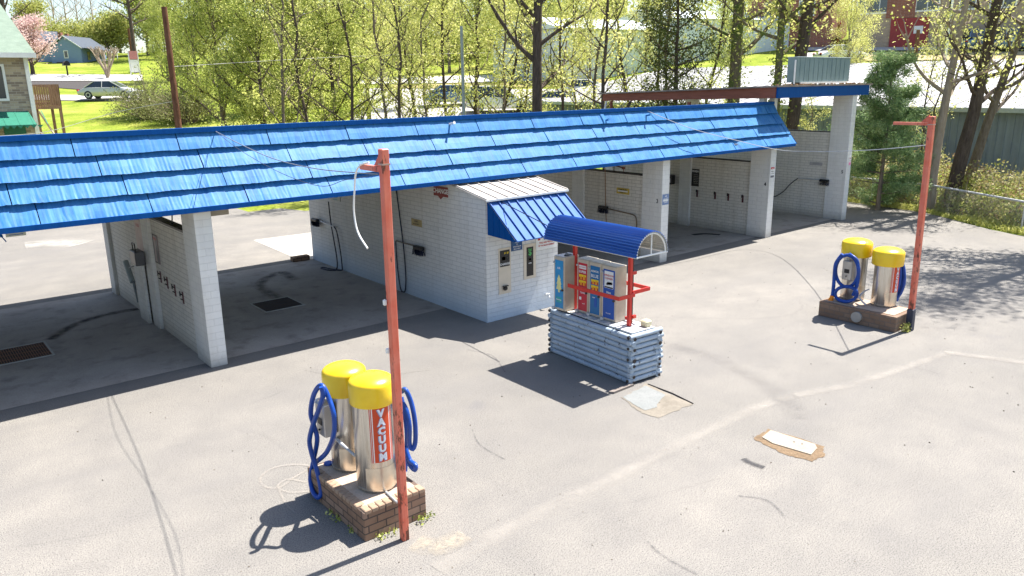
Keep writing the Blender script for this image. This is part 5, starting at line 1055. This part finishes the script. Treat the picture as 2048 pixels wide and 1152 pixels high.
for k_, px, r, s, rz, lab in ((0, 797, 33, 1, 0, 'slim dark young tree, first clear trunk right of the dense green ones'), (2, 832, 37, .9, 1, 'young tree with forked lower limbs right of the first slim trunk'), (1, 858, 34, 1, 3.5, 'thin curved young tree between the forked one and the grey light pole'), (0, 893, 36, 1.1, 2, 'ivy green young tree just left of the grey light pole'), (2, 948, 38, 1.05, 4.6, 'young tree just right of the grey light pole'), (1, 1000, 34, 1.1, 0.4, 'leaning young tree in front of the van'), (1, 1042, 37, 1, 5, 'thin young tree left of the thick dark trunk'), (0, 1120, 33, .95, 4, 'young tree with arching limbs right of the thick dark trunk'), (1, 1160, 39, 1.05, 2.7, 'thin bent young tree before the pale warehouse, leftmost there'), (0, 1214, 31, 1.15, 1.1, 'straight slim tree at the left end of the red beam'), (2, 1262, 38, 1, .2, 'leafy young tree above the left half of the red beam'), (2, 1410, 40, .95, 3, 'light green young tree between the cedar and the ivy trunks'), (1, 1725, 60, .8, 2, 'thin bare-limbed sapling beside the rooftop hood'), (0, 1860, 36, .62, 2, 'small sapling just right of the far red pole'), (1, 1625, 35, .5, .7, 'yellow-leaved sapling seen under the tall bay roof')):
    put(pr2[k_], U, px, r, s, rz, lab)
for i, (px, r, sd, lab) in enumerate(((556, 36, 301, 'dark slim trunk in the dense trees, left of the sagging cable end'), (700, 35, 302, 'grey slim trunk rising just left above the near red pole'), (765, 35, 303, 'dark slim trunk rising just right above the near red pole'), (622, 36, 304, 'thin twisted trunk among the dense green trees'), (1185, 35, 305, 'thin dark sapling just left of the red beam end'), (985, 36, 306, 'dark thin trunk leaning in front of the van left side'), (1335, 36, 307, 'thin trunk crossing in front of the cedars'))):
    tree('slim_tree', 'tree', lab, polar(px, r), sd, 11, .085, .2, 2.4, 16, 1500, .095, 1, i % 2, .3, 'slim young trees behind the middle bays', nsub=6, wob=.6, lean=((.03, -.03), (-.02, .02), (.02, .03), (-.05, .02), (.04, .0), (.12, -.10), (.03, .03))[i], r_top=.35)
tree('big_tree', 'tree', 'thick straight dark trunk rising to the top behind the middle of the eave', polar(1075, 31), 41, 14, .24, .32, 3.6, 16, 2600, .14, 1, 1, .3, nsub=5, wob=.15, r_top=.45)
tree('ivy_tree', 'tree', 'thick ivy-covered double trunk tree above the right end of the eave', polar(1468, 36), 42, 14, .30, .38, 3.6, 14, 3200, .15, 1, 3, .35, ivy=2600, nsub=5, wob=.1, r_top=.6)
tree('ivy_tree', 'tree', 'slimmer ivy-covered trunk between the two thick ones', polar(1556, 34), 43, 13, .17, .4, 2.8, 12, 1800, .15, 1, 3, .3, ivy=1800, nsub=4, wob=.15, r_top=.6)
tree('big_tree', 'tree', 'dark thick leaning trunk rising behind the left end of the blue fascia board', polar(1584, 34.5), 44, 14, .29, .42, 3.2, 12, 1800, .15, 1, 1, .3, ivy=500, nsub=4, wob=.2, lean=(.035, -.03), r_top=.6)
tree('cedar_tree', 'tree', 'dark olive feathery cedar above the red beam', polar(1352, 35), 45, 9.5, .14, .15, 2.1, 34, 11000, .10, 2, 1, .26, nsub=6, upa=.2)
tree('cedar_tree', 'tree', 'smaller dark olive cedar left of the feathery one', polar(1318, 38), 46, 8, .12, .1, 1.6, 26, 5000, .10, 2, 1, .24, nsub=5, upa=.3)
# young pine at the corner of the far bay: whorled
def pine(lab, base, H, seed, N):
    r = thing('pine_tree', lab, 'tree', base, None, 0, True); rd = random.Random(seed); b = MB(); b.tube([(0, 0, -.2), (.05, 0, H*.5), (0, .03, H)], [.09, .055, .01], 8); seg = []
    for k in range(int(H/.38)):
        z = .25+k*.36; L = max(.25, 1.55*max(0, 1-z/H)**.55)
        for j in range(6):
            a = rd.uniform(0, 6.28); q = [Vector((0, 0, z)), Vector((math.cos(a)*L*.5, math.sin(a)*L*.5, z+.12)), Vector((math.cos(a)*L, math.sin(a)*L, z+.28+rd.uniform(-.1, .2)))]; b.tube(q, [.018, .012, .003], 4)
            seg += [q[0].lerp(q[1], .6), q[1], q[1].lerp(q[2], .5), q[2]]
            for s_ in range(3):
                e = q[1].lerp(q[2], rd.random()); f = e+Vector((rd.uniform(-.3, .3), rd.uniform(-.3, .3), rd.uniform(0, .22))); b.tube([e, f], [.006, .002], 3); seg += [f, e.lerp(f, .5)]
    b.build('trunk', BK[0], r, True); C = foliage_pts([(q, 0) for q in seg], N, .11, seed, .1); me = leafmesh('crown', C, .12, LF[3], seed, .2); o = bpy.data.objects.new('crown', me); COL.objects.link(o); o.parent = r
pine('soft dark green young pine between the last pillar and the far red pole', polar(1782, 30.5), 5.6, 51, 60000)
pine('short dark green evergreen seen under the tall bay roof beside the last pillar', polar(1708, 33), 3.3, 52, 9000)
# right-hand trunks over the fence
tr1 = [Vector(q) for q in ((0, 0, -.3), (.02, .02, 1.2), (.06, .0, 2.4), (.10, -.05, 3.4), (.12, -.12, 4.6), (.2, -.22, 6.2), (.35, -.3, 8), (.5, -.4, 10))]
tree('big_tree', 'tree', 'pale barked trunk just right of the far red pole behind the fence', polar(1888, 31), 61, 10, .20, .45, 2.4, 12, 1500, .10, 1, 2, .3, nsub=5, trunk=tr1, r_top=.35)
tr2 = [Vector(q) for q in ((0, 0, -.3), (.05, -.05, 1.0), (.12, -.16, 2.2), (.2, -.3, 3.4), (.3, -.36, 4.8), (.42, -.42, 6.5), (.6, -.5, 8.5), (.7, -.6, 11))]
tree('big_tree', 'tree', 'thick dark trunk second right of the far red pole behind the fence', polar(1932, 31.5), 62, 11, .27, .42, 2.8, 12, 1500, .10, 1, 1, .3, nsub=6, trunk=tr2, r_top=.45)
tr3 = [Vector(q) for q in ((0, 0, -.3), (.1, -.1, 1.4), (.3, -.3, 3.0), (.65, -.55, 4.8), (1.0, -.85, 6.5), (1.3, -1.2, 9))]
tree('big_tree', 'tree', 'grey trunk leaning right, rightmost of the fence trunks', polar(1960, 32.5), 63, 9, .20, .4, 2.4, 10, 1000, .10, 1, 0, .3, nsub=5, trunk=tr3, r_top=.4)
tree('big_tree', 'tree', 'spreading tree just outside the right edge with branches reaching in', Vector((27.6, 5.6, 0)), 64, 13, .24, .38, 4.4, 24, 15000, .12, 1, 0, .32, nsub=7, lean=(-.12, .03))
tree('young_tree', 'tree', 'thin bare dark sapling crossing the white shed roof', polar(1872, 33), 65, 6, .05, .3, 1.2, 8, 60, .13, 1, 1, .2, nsub=3, wob=.5, lean=(.05, -.06))
# left far trees
def farT(name, lab, px, r, seed, H, spread, N, lf, bk=0, size=.3, sig=.6, r0=.25, lo=.2, nl=22, group='trees on the hill around the blue house', **k): return tree(name, 'tree', lab, polar(px, r), seed, H, r0, lo, spread, nl, N, size, lf, bk, sig, group, nsub=5, **k)
farT('blossom_tree', 'pink blossoming tree beside the green shingle roof', 70, 105, 71, 5.2, 3.0, 9000, 4, 1, .2, .4)
farT('leafy_tree', 'yellow-green round tree left of the blue house chimney', 80, 150, 72, 7.0, 4.0, 6000, 7)
farT('leafy_tree', 'low yellow-green tree right behind the blue house ridge', 118, 165, 73, 4.8, 3.8, 6000, 7)
farT('leafy_tree', 'dull green tree right of the blue house roof', 185, 160, 74, 4.5, 4.2, 7000, 7)
farT('leafy_tree', 'dark green rounded tree behind the pruned crepe myrtle', 225, 130, 75, 4.0, 3.6, 7000, 7)
farT('leafy_tree', 'olive tree between the crepe myrtle and the far utility pole', 250, 150, 76, 5, 4, 8000, 7)
farT('leafy_tree', 'green tree behind the red and white roadside sign', 305, 130, 77, 8.5, 4.5, 8000, 0)
farT('leafy_tree', 'green tree behind the brown utility pole top', 345, 120, 78, 13, 6, 8000, 0)
farT('bare_tree', 'large dark bare tree in the top left corner', 32, 135, 79, 17, 7, 0, 0, 1, r0=.5, lo=.3)
for i, (px, r) in enumerate(((128, 190), (152, 185), (175, 195), (205, 190))): farT('bare_tree', ('leftmost pale bare tree on the skyline behind the blue house', 'second pale bare tree on the skyline from the left', 'third pale bare tree on the skyline from the left', 'rightmost pale bare tree on the skyline')[i], px, r, 80+i, 19, 6.5, 0, 0, 2, r0=.2, lo=.3, nl=26)
farT('bare_tree', 'tall dark bare tree beside the far utility pole', 278, 100, 86, 15, 4, 500, 0, 1, size=.3, r0=.28, lo=.35, group='trees on the hill around the blue house')
# pruned crepe myrtle
p = gp(216, 157); cm_ = thing('crepe_myrtle', 'hard-pruned pale crepe myrtle with knobbly upright stems by the street', 'tree', p, None, 0, True); cm_.scale = (.78, .78, .68); b = MB(); rd = random.Random(4)
for i in range(9):
    a = i*.7; q = [Vector((0, 0, -.1)), Vector((math.cos(a)*.3, math.sin(a)*.3, 1.2)), Vector((math.cos(a)*.9, math.sin(a)*.9, 2.6)), Vector((math.cos(a)*1.35, math.sin(a)*1.35, 3.7))]; b.tube(q, [.16, .12, .09, .07], 6)
    for j in range(9): e = q[3]+Vector((rd.uniform(-.75, .75), rd.uniform(-.75, .75), rd.uniform(.3, 1.1))); b.tube([q[2].lerp(q[3], rd.random()), q[3].lerp(e, .5), e], [.06, .045, .03], 4)
b.build('trunk', BK[2], cm_, True)
# shrubs
def shrub(lab, base, seed, w_, h_, N, lf, size=.11, twigs=60, name='shrub', group=None):
    r = thing(name, lab, 'shrub', base, group, 0, True); rd = random.Random(seed); b = MB(); tips = []
    for i in range(twigs):
        a = rd.uniform(0, 6.28); rr = w_*.5*rd.random()**.5; e = Vector((math.cos(a)*rr, math.sin(a)*rr, h_*(1-(rr/(w_*.5))**2*.7)*rd.uniform(.5, 1.1))); m_ = Vector((e.x*.5, e.y*.5, e.z*.6)); b.tube([(e.x*.15, e.y*.15, -.1), m_, e], [.03, .018, .004], 4)
        tips += [(m_, 0), (e, 0), (m_.lerp(e, .5), 0), (Vector((e.x, e.y, e.z*.4)), 0)]
    b.build('stem', BK[2 if lf == 5 else 0], r, True); C = foliage_pts(tips, N, .32, seed, .05); me = leafmesh('foliage', C, size, LF[lf], seed); o = bpy.data.objects.new('foliage', me); COL.objects.link(o); o.parent = r
    return r
p = gp(300, 238); shrub('big olive-grey twiggy bush overlapping the pale sedan', p, 91, 5.2, 3.5, 9000, 5, .11, 160)
p = gp(372, 246); shrub('olive-grey twiggy bush at the foot of the brown utility pole', p, 92, 5.5, 3.2, 9000, 5, .11, 150)
for i, (px, r, w_, h_, lf) in enumerate(((430, 39, 4.5, 2.6, 0), (500, 38, 4.5, 2.6, 0), (575, 38, 4.6, 3.0, 0), (650, 37, 4.6, 3.0, 0), (720, 37, 4.2, 2.4, 0), (790, 38, 3.0, 1.8, 1), (880, 36, 2.4, 1.5, 1), (1290, 34, 2.5, 1.8, 1))):
    shrub(('leafy green shrub left in the row behind the blue eave', 'leafy green shrub second in the row behind the blue eave', 'leafy green shrub third in the row behind the blue eave', 'leafy green shrub fourth in the row behind the blue eave', 'leafy green shrub just left of the near red pole top', 'low yellow-green shrub at the foot of the first slim trunk', 'low yellow-green shrub left of the grey light pole foot', 'low yellow-green shrub behind the red beam posts')[i], polar(px, r), 100+i, w_, h_, 7000, lf, .12, 60)
# undergrowth strip behind the fence, verge grass, backdrop woodland
def scatter(name, lab, cat, fn, N, size, m, seed, asp=.6, hang=0.0, flat=0.0):
    rg = np.random.default_rng(seed); C = fn(rg, N); me = leafmesh(name, C, size, m, seed+1, asp, flat, hang); o = bpy.data.objects.new(name, me); COL.objects.link(o); tag(o, lab, cat, None, 'stuff'); return o
def bandpts(rg, N, hmax, off0, off1):
    F = np.array([(29.3, 16.0), (28.9, 13.9), (28.5, 11.6), (26.7, 8.5), (26.3, 6.5), (25.2, 3.5), (24.0, 0)]); t = rg.uniform(0, len(F)-1.001, N); i = t.astype(int); P = F[i]+(F[i+1]-F[i])*(t-i)[:, None]
    o = rg.uniform(off0, off1, N); x, y = P[:, 0]+o*.93, P[:, 1]+o*.25; lump = .5+.5*np.sin(x*1.7+1)*np.sin(y*1.9); z = np.array([max(hgt(a, c), 0) for a, c in zip(x, y)])+rg.uniform(0, 1, N)**1.3*hmax*(.35+.8*lump); return np.stack([x, y, z], 1)
scatter('undergrowth', 'tangle of dry brown and yellow-green vines behind the chain-link fence', 'undergrowth', lambda g, n: bandpts(g, n, 1.6, .45, 6.5), 52000, .11, LF[6], 1)
scatter('undergrowth', 'dark green leafy scrub low behind the chain-link fence', 'undergrowth', lambda g, n: bandpts(g, n, 1.1, .3, 5.0), 30000, .12, LF[0], 2)
scatter('grass', 'bright grass verge along the edge of the asphalt below the fence', 'grass', lambda g, n: bandpts(g, n, .20, -.35, .6), 16000, .13, LF[1], 3, .18, -1.2)
b = MB(); rd = random.Random(9)
for i in range(520):
    q = bandpts(np.random.default_rng(500+i), 1, .1, .6, 5.5)[0]; e = Vector(q)+Vector((rd.uniform(-.8, .8), rd.uniform(-.8, .8), rd.uniform(.5, 1.9))); m_ = Vector(q).lerp(e, .5)+Vector((rd.uniform(-.3, .3), rd.uniform(-.3, .3), .1)); b.tube([q, m_, e], [.012, .008, .003], 3)
o = b.build('brush_twigs', BK[2]); tag(o, 'pale bare twigs tangled behind the chain-link fence', 'twigs', None, 'stuff')
def lawn(rg, N): x = rg.uniform(-14, 10, N); y = rg.uniform(36, 60, N); return np.stack([x, y, np.array([hgt(a, c) for a, c in zip(x, y)])+rg.uniform(.0, .06, N)], 1)
scatter('grass_tufts', 'short grass tufts over the lawn behind the car wash', 'grass', lawn, 30000, .13, LF[1], 7, .2, -.8)
def wood(px0, px1, r0_, r1_, h0, h1):
    def f(rg, N):
        px = rg.uniform(px0, px1, N); r = rg.uniform(r0_, r1_, N); C = np.zeros((N, 3))
        for i in range(N): q = polar(px[i], r[i]); C[i] = (q.x, q.y, q.z)
        lump = .6+.25*np.sin(px*.045)+.2*np.sin(px*.11+1)*np.sin(r*.5); C[:, 2] += h0+(h1-h0)*rg.uniform(0, 1, N)**.8*lump; return C
    return f
scatter('woodland', 'far wooded rise closing the view behind the middle and left trees', 'woodland', wood(300, 1250, 125, 160, 0, 13), 36000, .55, LF[7], 11)
scatter('woodland', 'fresh green thicket across the middle street behind the parked cars', 'woodland', wood(560, 1150, 92, 110, 0, 8), 30000, .32, LF[7], 15)
scatter('woodland', 'far wooded hill behind the blue house', 'woodland', wood(-150, 330, 185, 215, 0, 6), 14000, .5, LF[7], 12)
scatter('woodland', 'far wooded rise above the upper right street', 'woodland', wood(1200, 2200, 150, 180, 0, 14), 16000, .6, LF[7], 13)
def weeds(rg, N):
    S0 = [(3.28, 7.2), (3.30, 6.75), (3.45, 6.44), (3.6, 6.42), (3.95, 6.43), (4.06, 6.42), (3.27, 7.05)]; i = rg.integers(0, len(S0), N); P = np.array(S0)[i]+rg.normal(size=(N, 2))*.035; return np.stack([P[:, 0], P[:, 1], rg.uniform(.005, .07, N)], 1)
scatter('weeds', 'little green weeds sprouting round the near brick plinth', 'weeds', weeds, 170, .035, LF[0], 21)
scatter('weeds', 'small yellow-green weed beside the foot of the far red pole', 'weeds', lambda rg, N: np.stack([14.4+rg.normal(size=N)*.05, 5.96+rg.normal(size=N)*.03, rg.uniform(.01, .18, N)], 1), 90, .06, LF[1], 22)
def grit(rg, N): x = rg.uniform(1, 20, N); y = rg.uniform(2.5, 12.4, N); return np.stack([x, y, np.full(N, .006)], 1)
scatter('grit', 'scattered tiny dry leaves and grit on the asphalt', 'litter', grit, 500, .022, mat('grit_dark', (.10, .08, .06), .9), 23, .7, 0, .97)

# ---------------------------------------------------------------- chain-link fence
FP = [Vector((29.35, 16.4, 0)), Vector((28.87, 13.79, 0)), Vector((28.62, 11.6, 0)), Vector((26.65, 8.05, 0)), Vector((25.0, 4.2, 0)), Vector((23.4, .5, 0))]
fe = thing('chain_link_fence', 'sagging galvanised chain-link fence along the right edge of the lot', 'fence', (26.65, 8.05, 0)); HF = .92
for p in FP: b = MB(); b.tube([p, p+Vector((0, 0, HF+.05))], .03, 8); b.build('post', GREYM, fe, True)
b = MB(); b.tube([p+Vector((0, 0, HF)) for p in FP], .034, 8); b.build('top_rail', GREYM, fe, True)
b = MB()
for a, c in zip(FP[:-1], FP[1:]):
    L = (c-a).length; u = (c-a)/L; k = .075; n = int(L/k)
    for i in range(-int(HF/k), n):
        for sgn in (1, -1):
            s0 = i*k if sgn > 0 else i*k+HF; s1 = i*k+HF if sgn > 0 else i*k; z0, z1 = .02, HF
            lo_, hi_ = (s0, z0), (s1, z1)
            def cl(s, z, s_, z_):
                if s < 0: t = (0-s)/(s_-s); return 0, z+(z_-z)*t
                if s > L: t = (L-s)/(s_-s); return L, z+(z_-z)*t
                return s, z
            if max(s0, s1) <= 0 or min(s0, s1) >= L: continue
            A_ = cl(s0, z0, s1, z1); B_ = cl(s1, z1, s0, z0); b.tube([a+u*A_[0]+Vector((0, 0, A_[1])), a+u*B_[0]+Vector((0, 0, B_[1]))], .0028, 3, False)
b.build('wire_mesh', GREYM, fe)
